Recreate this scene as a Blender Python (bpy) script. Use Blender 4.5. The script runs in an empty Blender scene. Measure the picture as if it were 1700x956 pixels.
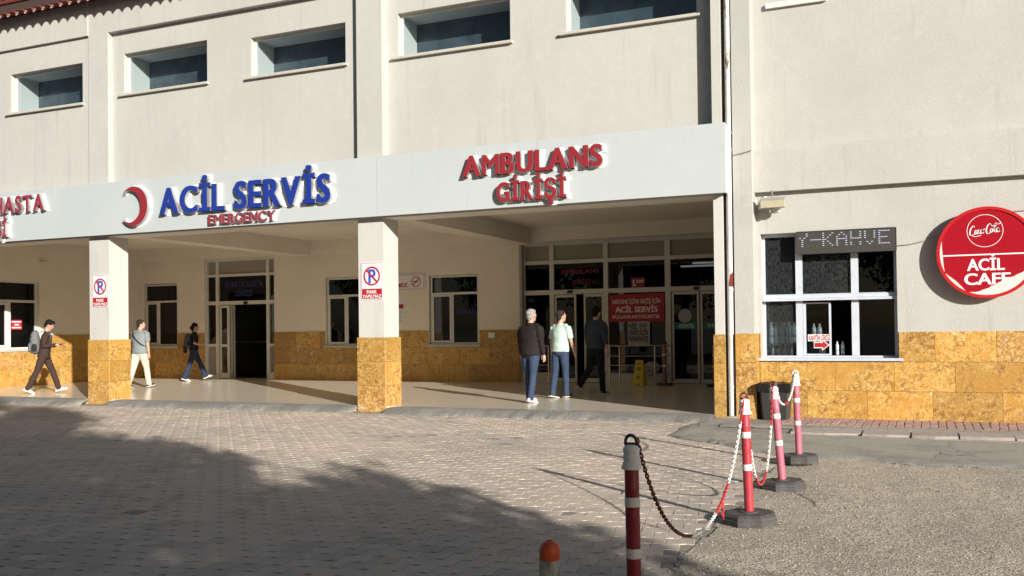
import bpy, bmesh, math, random
import numpy as np
from mathutils import Vector, Matrix, noise
random.seed(7)
SC = bpy.context.scene
COL = SC.collection
rad = math.radians

# ------------------------------------------------------------------ camera
YAW, PITCH, ROLL = .4053541, .0149341, -.0121941
CAMZ = 1.52
fw = Vector((-math.sin(YAW)*math.cos(PITCH), math.cos(YAW)*math.cos(PITCH), math.sin(PITCH)))
rt = Vector((math.cos(YAW), math.sin(YAW), 0)); up = rt.cross(fw)
c_, s_ = math.cos(ROLL), math.sin(ROLL)
RT = c_*rt + s_*up; UP = -s_*rt + c_*up
cam_d = bpy.data.cameras.new("camera"); cam = bpy.data.objects.new("camera", cam_d); COL.objects.link(cam)
cam.matrix_world = Matrix(((RT.x, UP.x, -fw.x, 0), (RT.y, UP.y, -fw.y, 0), (RT.z, UP.z, -fw.z, CAMZ), (0, 0, 0, 1)))
cam_d.sensor_width = 36; cam_d.lens = 36*1545/1700; cam_d.shift_y = 44.5/1700
cam_d.clip_start = .05; cam_d.clip_end = 2000
SC.camera = cam

# ------------------------------------------------------------------ sky, sun, exposure
SUN_EL, SUN_AZ = rad(16.6), rad(51.2)          # azimuth from -Y towards +X
SDIR = Vector((math.sin(SUN_AZ)*math.cos(SUN_EL), -math.cos(SUN_AZ)*math.cos(SUN_EL), math.sin(SUN_EL)))
W = bpy.data.worlds.new("World"); SC.world = W; W.use_nodes = True
nt = W.node_tree; bg = nt.nodes["Background"]
sky = nt.nodes.new("ShaderNodeTexSky"); sky.sky_type = 'NISHITA'; sky.sun_disc = False
sky.sun_elevation = SUN_EL; sky.sun_rotation = math.pi - SUN_AZ
sky.air_density = 1.0; sky.dust_density = 1.0; sky.ozone_density = 1.0
nt.links.new(sky.outputs[0], bg.inputs[0]); bg.inputs[1].default_value = .05
sl = bpy.data.lights.new("sun", 'SUN'); sl.energy = 5.0; sl.angle = rad(.5); sl.color = (1, .95, .87)
so = bpy.data.objects.new("sun", sl); COL.objects.link(so)
so.rotation_euler = SDIR.to_track_quat('Z', 'Y').to_euler(); so.location = (20, -20, 20)
SC.view_settings.view_transform = 'Standard'; SC.view_settings.look = 'None'
SC.view_settings.exposure = .63; SC.view_settings.gamma = 1
SC.render.film_transparent = False

# ------------------------------------------------------------------ helpers
def link(o, parent=None):
    COL.objects.link(o)
    if parent is not None:
        o.parent = parent
    return o

def tag(o, label=None, cat=None, group=None, kind=None):
    if label: o["label"] = label
    if cat: o["category"] = cat
    if group: o["group"] = group
    if kind: o["kind"] = kind
    return o

def thing(name, label, cat, loc=(0, 0, 0), rz=0, group=None):
    o = bpy.data.objects.new(name, None); o.location = loc; o.rotation_euler = (0, 0, rz)
    o.empty_display_size = .1
    return tag(link(o), label, cat, group)

def copy_tree(o, parent=None):
    c = o.copy(); COL.objects.link(c)
    if parent is not None: c.parent = parent
    for ch in list(o.children): copy_tree(ch, c)
    return c

class MB:
    """collects faces; build() links them as one mesh object"""
    def __init__(s): s.v, s.f, s.m = [], [], []
    def add(s, vs, fs, mi=0):
        n = len(s.v); s.v += [tuple(v) for v in vs]
        for f in fs: s.f.append([i+n for i in f]); s.m.append(mi)
        return s
    def box(s, x0, x1, y0, y1, z0, z1, mi=0):
        return s.add([(x0,y0,z0),(x1,y0,z0),(x1,y1,z0),(x0,y1,z0),(x0,y0,z1),(x1,y0,z1),(x1,y1,z1),(x0,y1,z1)],
                     [(0,3,2,1),(4,5,6,7),(0,1,5,4),(1,2,6,5),(2,3,7,6),(3,0,4,7)], mi)
    def prism(s, poly, axis, a, b, mi=0):
        """poly: 2D outline; extruded along axis from a to b"""
        def P(p, t):
            if axis == 'y': return (p[0], t, p[1])
            if axis == 'x': return (t, p[0], p[1])
            return (p[0], p[1], t)
        n = len(poly)
        vs = [P(p, a) for p in poly] + [P(p, b) for p in poly]
        fs = [list(range(n))[::-1], list(range(n, 2*n))] + [(i, (i+1) % n, n+(i+1) % n, n+i) for i in range(n)]
        return s.add(vs, fs, mi)
    def tube(s, pts, r, n=8, mi=0, caps=True):
        pts = [Vector(p) for p in pts]
        rs = r if isinstance(r, (list, tuple)) else [r]*len(pts)
        rings = []
        ref = None
        for i, p in enumerate(pts):
            d = (pts[min(i+1, len(pts)-1)] - pts[max(i-1, 0)]).normalized()
            if ref is None: ref = Vector((0, 0, 1)) if abs(d.z) < .9 else Vector((1, 0, 0))
            a = d.cross(ref).normalized(); b = a.cross(d).normalized(); ref = b
            rr = rs[i] if isinstance(rs[i], (tuple, list)) else (rs[i], rs[i])
            rings.append([p + a*math.cos(2*math.pi*k/n)*rr[0] + b*math.sin(2*math.pi*k/n)*rr[1] for k in range(n)])
        vs = [v for g in rings for v in g]; fs = []
        for i in range(len(rings)-1):
            for k in range(n):
                fs.append((i*n+k, i*n+(k+1) % n, (i+1)*n+(k+1) % n, (i+1)*n+k))
        if caps:
            fs.append(list(range(n))[::-1]); fs.append(list(range((len(rings)-1)*n, len(rings)*n)))
        return s.add(vs, fs, mi)
    def lathe(s, prof, n=20, c=(0, 0), mi=0, axis='z'):
        vs = []
        for r, z in prof:
            for k in range(n):
                a = 2*math.pi*k/n
                vs.append((c[0]+r*math.cos(a), c[1]+r*math.sin(a), z))
        fs = []
        for i in range(len(prof)-1):
            for k in range(n):
                fs.append((i*n+k, i*n+(k+1) % n, (i+1)*n+(k+1) % n, (i+1)*n+k))
        fs.append(list(range(n))[::-1]); fs.append(list(range((len(prof)-1)*n, len(prof)*n)))
        return s.add(vs, fs, mi)
    def mesh(s, name, mats, smooth=False):
        me = bpy.data.meshes.new(name); me.from_pydata(s.v, [], s.f)
        if not isinstance(mats, (list, tuple)): mats = [mats]
        for m in mats: me.materials.append(m)
        if len(mats) > 1: me.polygons.foreach_set("material_index", s.m)
        if smooth: me.polygons.foreach_set("use_smooth", [True]*len(me.polygons))
        me.update(); return me
    def build(s, name, mats, parent=None, smooth=False, loc=None):
        me = s.mesh(name, mats, smooth)
        if smooth:
            try: me.set_sharp_from_angle(angle=rad(40))
            except Exception: pass
        o = link(bpy.data.objects.new(name, me), parent)
        if loc: o.location = loc
        return o

def struct(o): o["kind"] = "structure"; return o

def pierced(mb, x0, x1, z0, z1, holes, y0, y1, swap=False):
    """a wall slab with rectangular holes (hx0,hx1,hz0,hz1); front at y0, back y1. swap: slab in the YZ plane"""
    xs = sorted({x0, x1, *[h[0] for h in holes], *[h[1] for h in holes]}); xs = [x for x in xs if x0 <= x <= x1]
    zs = sorted({z0, z1, *[h[2] for h in holes], *[h[3] for h in holes]}); zs = [z for z in zs if z0 <= z <= z1]
    P = (lambda x, y, z: (y, x, z)) if swap else (lambda x, y, z: (x, y, z))
    def solid(i, j):
        if i < 0 or j < 0 or i >= len(xs)-1 or j >= len(zs)-1: return False
        cx, cz = (xs[i]+xs[i+1])/2, (zs[j]+zs[j+1])/2
        return not any(h[0] < cx < h[1] and h[2] < cz < h[3] for h in holes)
    for i in range(len(xs)-1):
        for j in range(len(zs)-1):
            if not solid(i, j): continue
            a, b, c, d = xs[i], xs[i+1], zs[j], zs[j+1]
            mb.add([P(a,y0,c),P(b,y0,c),P(b,y0,d),P(a,y0,d)], [(0,1,2,3)])
            mb.add([P(a,y1,c),P(b,y1,c),P(b,y1,d),P(a,y1,d)], [(3,2,1,0)])
            if not solid(i-1, j): mb.add([P(a,y0,c),P(a,y1,c),P(a,y1,d),P(a,y0,d)], [(3,2,1,0)])
            if not solid(i+1, j): mb.add([P(b,y0,c),P(b,y1,c),P(b,y1,d),P(b,y0,d)], [(0,1,2,3)])
            if not solid(i, j-1): mb.add([P(a,y0,c),P(b,y0,c),P(b,y1,c),P(a,y1,c)], [(3,2,1,0)])
            if not solid(i, j+1): mb.add([P(a,y0,d),P(b,y0,d),P(b,y1,d),P(a,y1,d)], [(0,1,2,3)])
    return mb

# ------------------------------------------------------------------ materials
def mat(name, base, rough=.7, metal=0., layers=(), bump=(), rnd=False, spec=.5, tint=0., coat=0., emit=None, cracks=None):
    """layers: (scale, colour, lo, hi, detail, distortion, (sx,sy,sz)); bump: (scale, strength, distance)"""
    m = bpy.data.materials.new(name); m.use_nodes = True
    t = m.node_tree; N = t.nodes; L = t.links
    b = N["Principled BSDF"]
    b.inputs["Roughness"].default_value = rough; b.inputs["Metallic"].default_value = metal
    b.inputs["Specular IOR Level"].default_value = spec
    b.inputs["Coat Weight"].default_value = coat
    tc = N.new("ShaderNodeTexCoord"); vec = tc.outputs["Object"]
    oi = None
    if rnd or tint:
        oi = N.new("ShaderNodeObjectInfo")
    if rnd:
        mu = N.new("ShaderNodeMath"); mu.operation = 'MULTIPLY'; mu.inputs[1].default_value = 97.3
        L.new(oi.outputs["Random"], mu.inputs[0])
        ad = N.new("ShaderNodeVectorMath"); ad.operation = 'ADD'
        L.new(vec, ad.inputs[0]); L.new(mu.outputs[0], ad.inputs[1]); vec = ad.outputs[0]
    col = None
    rgb = N.new("ShaderNodeRGB"); rgb.outputs[0].default_value = (*base, 1); col = rgb.outputs[0]
    for ly in layers:
        sc_, cc, lo, hi = ly[:4]; det = ly[4] if len(ly) > 4 else 5; dis = ly[5] if len(ly) > 5 else 0.
        v = vec
        if len(ly) > 6:
            mp = N.new("ShaderNodeMapping"); mp.inputs["Scale"].default_value = ly[6]; L.new(vec, mp.inputs[0]); v = mp.outputs[0]
        nz = N.new("ShaderNodeTexNoise"); nz.inputs["Scale"].default_value = sc_; nz.inputs["Detail"].default_value = det
        nz.inputs["Distortion"].default_value = dis; nz.inputs["Roughness"].default_value = .6; L.new(v, nz.inputs["Vector"])
        mr = N.new("ShaderNodeMapRange"); mr.inputs[1].default_value = lo; mr.inputs[2].default_value = hi; L.new(nz.outputs["Fac"], mr.inputs[0])
        mx = N.new("ShaderNodeMix"); mx.data_type = 'RGBA'; mx.inputs[7].default_value = (*cc, 1)
        L.new(mr.outputs[0], mx.inputs[0]); L.new(col, mx.inputs[6]); col = mx.outputs[2]
    if tint:
        h = N.new("ShaderNodeHueSaturation"); mr = N.new("ShaderNodeMapRange")
        mr.inputs[3].default_value = 1-tint; mr.inputs[4].default_value = 1+tint
        L.new(oi.outputs["Random"], mr.inputs[0]); L.new(mr.outputs[0], h.inputs["Value"]); L.new(col, h.inputs["Color"]); col = h.outputs[0]
    if cracks:
        sc_, wd, cc, lo = cracks
        nz = N.new("ShaderNodeTexNoise"); nz.inputs["Scale"].default_value = 2.2; nz.inputs["Detail"].default_value = 6; L.new(vec, nz.inputs["Vector"])
        vm = N.new("ShaderNodeVectorMath"); vm.operation = 'MULTIPLY_ADD'; vm.inputs[1].default_value = (.55, .55, .0); L.new(nz.outputs["Color"], vm.inputs[0]); L.new(vec, vm.inputs[2])
        vo = N.new("ShaderNodeTexVoronoi"); vo.feature = 'DISTANCE_TO_EDGE'; vo.inputs["Scale"].default_value = sc_; L.new(vm.outputs[0], vo.inputs["Vector"])
        mr = N.new("ShaderNodeMapRange"); mr.inputs[1].default_value = wd*.4; mr.inputs[2].default_value = wd; mr.inputs[3].default_value = 1; mr.inputs[4].default_value = 0; L.new(vo.outputs["Distance"], mr.inputs[0])
        n2 = N.new("ShaderNodeTexNoise"); n2.inputs["Scale"].default_value = .8; L.new(vec, n2.inputs["Vector"])
        m2 = N.new("ShaderNodeMapRange"); m2.inputs[1].default_value = lo; m2.inputs[2].default_value = lo+.08; L.new(n2.outputs["Fac"], m2.inputs[0])
        ml = N.new("ShaderNodeMath"); ml.operation = 'MULTIPLY'; L.new(mr.outputs[0], ml.inputs[0]); L.new(m2.outputs[0], ml.inputs[1])
        mx = N.new("ShaderNodeMix"); mx.data_type = 'RGBA'; mx.inputs[7].default_value = (*cc, 1); L.new(ml.outputs[0], mx.inputs[0]); L.new(col, mx.inputs[6]); col = mx.outputs[2]
    L.new(col, b.inputs["Base Color"])
    prev = None
    for (sc_, st, di) in bump:
        nz = N.new("ShaderNodeTexNoise"); nz.inputs["Scale"].default_value = sc_; nz.inputs["Detail"].default_value = 4; L.new(vec, nz.inputs["Vector"])
        bp = N.new("ShaderNodeBump"); bp.inputs["Strength"].default_value = st; bp.inputs["Distance"].default_value = di
        L.new(nz.outputs["Fac"], bp.inputs["Height"])
        if prev: L.new(prev, bp.inputs["Normal"])
        prev = bp.outputs[0]
    if prev: L.new(prev, b.inputs["Normal"])
    if emit:
        b.inputs["Emission Color"].default_value = (*emit[0], 1); b.inputs["Emission Strength"].default_value = emit[1]
    return m

def glass(name, tint, refl_rough=0., ior=1.5, haze=None, boost=1.0):
    m = bpy.data.materials.new(name); m.use_nodes = True; t = m.node_tree; N = t.nodes; L = t.links
    N.remove(N["Principled BSDF"]); out = N["Material Output"]
    tr = N.new("ShaderNodeBsdfTransparent"); tr.inputs[0].default_value = (*tint, 1)
    gl = N.new("ShaderNodeBsdfGlossy"); gl.inputs["Roughness"].default_value = refl_rough
    fr = N.new("ShaderNodeFresnel"); fr.inputs[0].default_value = ior
    ge = N.new("ShaderNodeNewGeometry"); iv = N.new("ShaderNodeMath"); iv.operation = 'SUBTRACT'; iv.inputs[0].default_value = 1; L.new(ge.outputs["Backfacing"], iv.inputs[1])
    ml = N.new("ShaderNodeMath"); ml.operation = 'MULTIPLY'; L.new(fr.outputs[0], ml.inputs[0]); L.new(iv.outputs[0], ml.inputs[1])
    mx = N.new("ShaderNodeMixShader"); L.new(ml.outputs[0], mx.inputs[0]); L.new(tr.outputs[0], mx.inputs[1]); L.new(gl.outputs[0], mx.inputs[2])
    o = mx.outputs[0]
    if haze:   # dust on the pane
        df = N.new("ShaderNodeBsdfDiffuse"); df.inputs[0].default_value = (*haze[0], 1)
        tc = N.new("ShaderNodeTexCoord"); mp = N.new("ShaderNodeMapping"); mp.inputs["Scale"].default_value = (9, 9, 2.2); L.new(tc.outputs["Object"], mp.inputs[0])
        nz = N.new("ShaderNodeTexNoise"); nz.inputs["Scale"].default_value = 6; nz.inputs["Detail"].default_value = 8; L.new(mp.outputs[0], nz.inputs["Vector"])
        mr = N.new("ShaderNodeMapRange"); mr.inputs[1].default_value = .35; mr.inputs[2].default_value = .8; mr.inputs[3].default_value = haze[1]; mr.inputs[4].default_value = haze[2]
        L.new(nz.outputs["Fac"], mr.inputs[0])
        m2 = N.new("ShaderNodeMixShader"); L.new(mr.outputs[0], m2.inputs[0]); L.new(o, m2.inputs[1]); L.new(df.outputs[0], m2.inputs[2]); o = m2.outputs[0]
    L.new(o, out.inputs[0])
    return m

PLASTER = (.445, .442, .412)
m_wall = mat("plaster", PLASTER, .9, layers=[(1.3, (.415, .412, .386), .45, .75, 6, .3, (1, 1, .35)), (7, (.475, .47, .44), .5, .8, 6), (2.2, (.36, .356, .334), .57, .82, 8, .6, (3, 3, .2)), (.45, (.415, .41, .38), .5, .7, 5, .4)],
             bump=[(55, .35, .012), (260, .25, .004)])
m_wall2 = mat("plaster_rough", (.432, .428, .398), .92, layers=[(1.1, (.395, .391, .366), .45, .75, 6, .4), (9, (.46, .45, .42), .5, .8, 6), (2.5, (.345, .341, .318), .57, .80, 8, .6, (3, 3, .2)), (.5, (.40, .395, .368), .5, .7, 5, .4)],
              bump=[(48, .34, .014), (190, .3, .005)])
m_pillar = mat("pillar_paint", (.50, .49, .466), .75, layers=[(3, (.43, .422, .40), .5, .8, 6, .3, (1, 1, .4))], bump=[(90, .12, .006)])
m_porch = mat("porch_paint", (.74, .68, .585), .85, layers=[(1.2, (.69, .63, .54), .4, .7, 5)], bump=[(80, .15, .006)])
m_ramp = mat("ramp_asphalt", (.25, .24, .22), .95, layers=[(70, (.15, .145, .135), .46, .62, 5), (2.2, (.30, .29, .265), .45, .7, 5), (110, (.38, .36, .33), .58, .72, 4)], bump=[(70, 1., .02), (22, .6, .03)])
m_ceil = mat("ceiling_paint", (.74, .68, .59), .9, layers=[(.8, (.69, .63, .54), .45, .7, 4)])
m_trav = mat("travertine", (.47, .27, .062), .42, rnd=True, tint=.20,
             layers=[(6, (.27, .125, .026), .44, .62, 10, .4), (19, (.56, .37, .13), .46, .62, 10, .5), (34, (.18, .085, .02), .53, .66, 9, .3), (2.0, (.42, .215, .042), .45, .66, 7, .6), (60, (.62, .45, .19), .58, .70, 6, .2), (7, (.60, .47, .25), .64, .74, 9, 1.2)],
             bump=[(60, .12, .004)])
m_trav_worn = mat("travertine_worn", (.42, .235, .07), .5, rnd=True, tint=.06,
             layers=[(6, (.29, .13, .027), .46, .64, 10, .4), (19, (.60, .40, .14), .46, .64, 10, .5), (34, (.18, .08, .02), .53, .68, 9, .3), (5.5, (.54, .47, .40), .62, .68, 9, .6)], bump=[(60, .2, .004)])
m_floor = mat("polished_marble", (.75, .675, .555), .20, spec=.30, layers=[(2.2, (.60, .535, .435), .4, .7, 8, 1.2, (1, 6, 1)), (6, (.72, .66, .57), .52, .75, 8, 1.5, (1, 5, 1))])
m_fascia = mat("composite_panel", (.465, .50, .50), .38, layers=[(.7, (.44, .478, .485), .4, .7, 3), (5, (.39, .405, .395), .58, .82, 8, .6, (4, 4, .16))])
m_dark = mat("dark_gap", (.05, .05, .05), .7)
m_pvc = mat("white_pvc", (.62, .61, .58), .4, layers=[(5, (.55, .54, .51), .5, .8)])
m_alu = mat("painted_aluminium", (.62, .59, .54), .4, layers=[(4, (.55, .52, .47), .5, .8)])
m_alu_dark = mat("grey_aluminium", (.30, .29, .27), .4)
m_alu_cool = mat("cool_grey_frame", (.50, .54, .60), .4, layers=[(6, (.42, .45, .5), .5, .8)])
m_sill = mat("stone_sill", (.46, .43, .37), .7, layers=[(12, (.36, .33, .29), .5, .75)])
m_mould = mat("grey_moulding", (.40, .385, .345), .85)
m_glass_dark = glass("door_glass", (.42, .44, .45), ior=1.5)
m_glass_up = glass("upper_glass", (.87, .90, .90), ior=1.5)
m_glass_cafe = glass("dusty_glass", (.62, .66, .68), ior=1.5, haze=((.42, .46, .48), .012, .075))
m_glass_clean = glass("clean_glass", (.5, .52, .53), ior=1.45)
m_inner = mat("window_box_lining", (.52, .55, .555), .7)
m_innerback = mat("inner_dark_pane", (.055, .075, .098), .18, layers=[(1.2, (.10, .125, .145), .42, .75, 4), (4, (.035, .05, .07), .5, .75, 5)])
m_blind = mat("roller_blind", (.30, .27, .225), .85)
m_blind_dark = mat("dark_curtain", (.035, .033, .03), .9)
m_room = mat("dark_interior", (.16, .15, .14), .9, layers=[(1, (.10, .10, .095), .4, .7)])
m_roof = mat("red_roof_tile", (.17, .032, .024), .75, layers=[(7, (.11, .02, .018), .45, .7, 6)], rnd=True)
m_mortar = mat("mortar", (.55, .50, .45), .9)
m_board = mat("dark_eave_board", (.05, .03, .025), .8)
m_white = mat("white_paint", (.75, .75, .73), .5)
m_whitecap = mat("white_plastic", (.74, .74, .72), .45, layers=[(20, (.6, .6, .58), .55, .8, 6)])
m_glare = mat("painted_glare", (.82, .82, .80), .35)  # white that paints sunlight bounced from the letter sides
m_silver = mat("letter_return", (.42, .42, .42), .35, .6)
m_red_l = mat("red_acrylic", (.25, .022, .030), .35)
m_red_b = mat("maroon_acrylic", (.25, .028, .05), .35)
m_blue_l = mat("blue_acrylic", (.014, .036, .24), .3)
m_signred = mat("sign_red", (.38, .015, .025), .4)
m_signblue = mat("sign_blue", (.03, .08, .45), .4)
m_signwhite = mat("sign_white", (.72, .70, .70), .4)
m_ink = mat("black_ink", (.02, .02, .02), .5)
m_inkblue = mat("vinyl_blue", (.012, .022, .14), .5)
m_inkred = mat("vinyl_red", (.20, .008, .014), .5)
m_green = mat("vinyl_green", (.02, .16, .12), .5)
m_grayvinyl = mat("vinyl_grey", (.35, .38, .39), .6)
m_maroonvinyl = mat("vinyl_maroon", (.10, .035, .03), .6)
m_discred = mat("disc_red", (.33, .008, .018), .22, coat=.4)
m_discrim = mat("disc_rim_red", (.46, .018, .022), .25, coat=.4)
m_peel = mat("peeled_backing", (.62, .58, .55), .6, layers=[(14, (.5, .45, .42), .5, .75)])
m_led = mat("led_panel", (.040, .038, .033), .8)
m_leddot = mat("led_lit", (.30, .31, .38), .5, emit=((.66, .68, 1.), .16))
m_pole_r = mat("red_plastic", (.40, .035, .05), .42, layers=[(9, (.31, .03, .04), .45, .75)])
m_pole_shade = mat("shaded_red_plastic", (.24, .012, .026), .38, layers=[(9, (.20, .010, .02), .45, .75)])  # red plastic with the tree's shade put into its colour
m_pole_p = mat("faded_pink_plastic", (.44, .12, .17), .45, layers=[(8, (.36, .09, .13), .45, .75)])
m_band = mat("reflective_band", (.72, .70, .68), .4, layers=[(25, (.6, .58, .56), .5, .8)])
m_rubber = mat("black_rubber", (.06, .058, .055), .75, layers=[(18, (.12, .11, .10), .5, .75, 6)], bump=[(120, .3, .003)])
m_chain_w = mat("white_chain", (.72, .70, .66), .5)
m_chain_r = mat("red_chain", (.45, .03, .035), .45)
m_chain_shade = mat("shaded_red_chain", (.16, .025, .02), .5)  # red links darkened in colour to paint shade
m_ring_k = mat("black_ring", (.02, .02, .02), .5)
m_ring_r = mat("brown_ring", (.12, .03, .02), .5)
m_orange = mat("orange_plastic", (.55, .075, .015), .4, layers=[(9, (.42, .05, .012), .5, .75)])
m_scuff = mat("scuffed_band", (.42, .42, .38), .6, layers=[(16, (.14, .13, .11), .46, .6, 9, 1.2, (1, 1, .3))])
m_pipe = mat("peeling_white_pipe", (.64, .62, .57), .6, layers=[(9, (.17, .13, .09), .60, .63, 9, .8, (1, 1, .3)), (3, (.52, .50, .46), .5, .75)])
m_rust = mat("rust", (.22, .025, .02), .8)
m_bin = mat("black_bin", (.028, .028, .026), .55, bump=[(30, .4, .01)])
m_bag = mat("bin_bag", (.012, .012, .012), .25, bump=[(22, .8, .02)])
m_yellow = mat("yellow_plastic", (.60, .42, .02), .45)
m_steel = mat("stainless_steel", (.42, .41, .39), .3, .9)
m_lampbody = mat("lamp_housing", (.44, .40, .28), .6, layers=[(10, (.33, .29, .19), .5, .75)])
m_lampgrey = mat("lamp_bracket", (.30, .30, .29), .6)
m_cable = mat("cable", (.22, .20, .18), .7)
m_bottle = mat("bottle_plastic", (.72, .80, .82), .15, spec=.6)
m_bottle.node_tree.nodes["Principled BSDF"].inputs["Transmission Weight"].default_value = .30
m_cap = mat("bottle_cap", (.65, .68, .70), .4)
m_tube = mat("fluorescent_tube", (.8, .8, .8), .4, emit=((1, .98, .9), .45))

# ground materials
m_paver = mat("concrete_paver", (.60, .505, .405), .9, spec=.12,
              layers=[(.55, (.45, .40, .345), .4, .7, 5, .5), (3.5, (.55, .49, .42), .5, .72, 6), (70, (.36, .32, .275), .52, .75, 4), (1.7, (.37, .33, .29), .58, .74, 7, .8), (.22, (.42, .375, .33), .48, .62, 5, .6), (5, (.25, .23, .21), .70, .76, 6, .5), (1.1, (.31, .28, .245), .64, .72, 7, .7)], bump=[(140, .5, .006), (20, .2, .01)])
PAVER_B = mat("concrete_paver_dark", (.51, .435, .36), .9, spec=.12, layers=[(.55, (.41, .36, .305), .4, .7, 5, .5), (70, (.32, .28, .24), .52, .75, 4), (5, (.25, .23, .21), .68, .75, 6, .5)], bump=[(140, .5, .006), (20, .2, .01)])
PAVER_C = mat("concrete_paver_pink", (.60, .495, .415), .9, spec=.12, layers=[(.55, (.46, .40, .345), .4, .7, 5, .5), (70, (.38, .325, .275), .52, .75, 4), (3, (.60, .535, .455), .55, .75, 6)], bump=[(140, .5, .006), (20, .2, .01)])
m_joint = mat("joint_sand", (.24, .21, .175), .95, layers=[(30, (.30, .265, .22), .4, .7)], bump=[(80, .5, .006)])
m_asph = mat("grey_asphalt", (.42, .385, .33), .92, spec=.15, cracks=(.55, .007, (.14, .125, .105), .50), layers=[(90, (.19, .185, .17), .48, .65, 5), (1.4, (.25, .24, .22), .45, .7, 5), (140, (.44, .42, .38), .6, .75, 4)], bump=[(110, 1., .012), (30, .3, .02)])
m_chip = mat("chip_seal", (.57, .49, .385), .92, spec=.12, layers=[(1.1, (.47, .41, .33), .42, .68, 6, .6), (.6, (.36, .32, .265), .50, .70, 5, .8), (3.3, (.40, .35, .285), .58, .72, 6, .6), (1.7, (.22, .195, .165), .64, .74, 8, .5), (70, (.14, .12, .095), .50, .59, 3), (90, (.80, .72, .60), .56, .64, 3)], bump=[(85, 1., .014), (24, .5, .02)], cracks=(.42, .007, (.17, .145, .12), .52))
m_brick = mat("pink_brick", (.38, .25, .22), .9, rnd=True, tint=.12, layers=[(14, (.34, .20, .175), .45, .7, 6), (30, (.46, .33, .29), .58, .75, 6)], bump=[(90, .5, .005)])
m_kerb = mat("kerb_stone", (.36, .31, .275), .9, rnd=True, tint=.12, layers=[(9, (.28, .25, .225), .45, .7, 6), (40, (.22, .2, .18), .55, .72, 6)], bump=[(70, .6, .008)])
m_earth = mat("far_asphalt", (.16, .155, .145), .95, layers=[(1, (.12, .118, .11), .4, .7)])
m_leaf = mat("leaves", (.055, .085, .022), .7, layers=[(.8, (.035, .06, .018), .4, .65), (3, (.10, .12, .035), .55, .75)])
m_bark = mat("bark", (.14, .10, .07), .95, layers=[(8, (.08, .06, .045), .45, .7)], bump=[(20, .6, .02)])
# cloth
def cloth(name, c, rough=.85, d=.8):
    return mat(name, c, rough, layers=[(9, tuple(v*d for v in c), .42, .7, 5, .6), (60, tuple(v*.88 for v in c), .45, .7, 3)], bump=[(14, .5, .02), (220, .3, .002)], spec=.25)
m_skin = mat("skin", (.50, .28, .20), .55, layers=[(8, (.44, .235, .165), .45, .7)])
m_hairk = mat("black_hair", (.010, .009, .008), .85, spec=.15, bump=[(60, .8, .01)])
m_hairg = mat("grey_hair", (.34, .33, .325), .8, spec=.15, layers=[(40, (.12, .115, .11), .45, .65)], bump=[(60, .8, .01)])
m_hairb = mat("brown_hair", (.030, .021, .016), .85, spec=.15, bump=[(60, .8, .01)])
m_jeans = cloth("blue_denim", (.036, .056, .105), d=.65)
m_darkjeans = cloth("dark_denim", (.022, .032, .062), d=.7)
m_beige = cloth("cream_cotton", (.60, .53, .42), d=.9)
m_brownc = cloth("brown_cotton", (.050, .028, .024))
m_blackc = cloth("black_knit", (.016, .013, .013))
m_blacktee = cloth("black_tee", (.014, .014, .016))
m_mint = cloth("mint_cotton", (.46, .60, .54), d=.9)
m_navy = cloth("navy_grey_cotton", (.045, .052, .075))
m_greytee = cloth("grey_tee", (.20, .225, .225), d=.88)
m_blackp = cloth("black_trousers", (.012, .013, .016))
m_shoew = mat("white_shoe", (.68, .67, .62), .5)
m_shoek = mat("black_shoe", (.02, .02, .022), .5)
m_shoeg = mat("grey_shoe", (.20, .19, .18), .6)
m_sole = mat("pale_sole", (.55, .52, .47), .7)
m_packg = cloth("grey_backpack", (.16, .165, .165))
m_packk = cloth("black_backpack", (.02, .02, .022))
m_packd = cloth("charcoal_backpack", (.075, .085, .10))
m_phone = mat("black_phone", (.01, .01, .012), .2)
m_paper = mat("white_paper", (.75, .74, .72), .6)

# ------------------------------------------------------------------ text
TMP = bpy.data.scenes.new("tmp")
def evaluated(o):
    """mesh of an object evaluated in an otherwise empty scene (fast)"""
    TMP.collection.objects.link(o); vl = TMP.view_layers[0]; vl.update()
    me = bpy.data.meshes.new_from_object(o.evaluated_get(vl.depsgraph)); bpy.data.objects.remove(o); return me
def text_mesh(s, bold=.03, extrude=0., res=3):
    cu = bpy.data.curves.new("txt", 'FONT'); cu.body = s; cu.offset = bold; cu.extrude = extrude; cu.resolution_u = res
    o = bpy.data.objects.new("txt", cu); me = evaluated(o); bpy.data.curves.remove(cu)
    return me
def bold_mesh(s, wt, off):
    """heavier lettering: three copies side by side, each a hair deeper than the next"""
    me = text_mesh(s, off, .5, 4)
    n = len(me.vertices); co = np.empty(n*3); me.vertices.foreach_get("co", co); co = co.reshape(-1, 3)
    fs = [list(p.vertices) for p in me.polygons]; V_ = []; F_ = []
    for k, dx in enumerate((0, -wt, wt, -wt*.5, wt*.5)):
        c = co.copy(); c[:, 0] += dx; c[:, 2] = np.where(c[:, 2] > 0, .5-.012*k, -.5); F_ += [[i+len(V_) for i in f] for f in fs]; V_ += [tuple(p) for p in c]
    m2 = bpy.data.meshes.new("letter"); m2.from_pydata(V_, [], F_); return m2
CAP = .70
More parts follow.
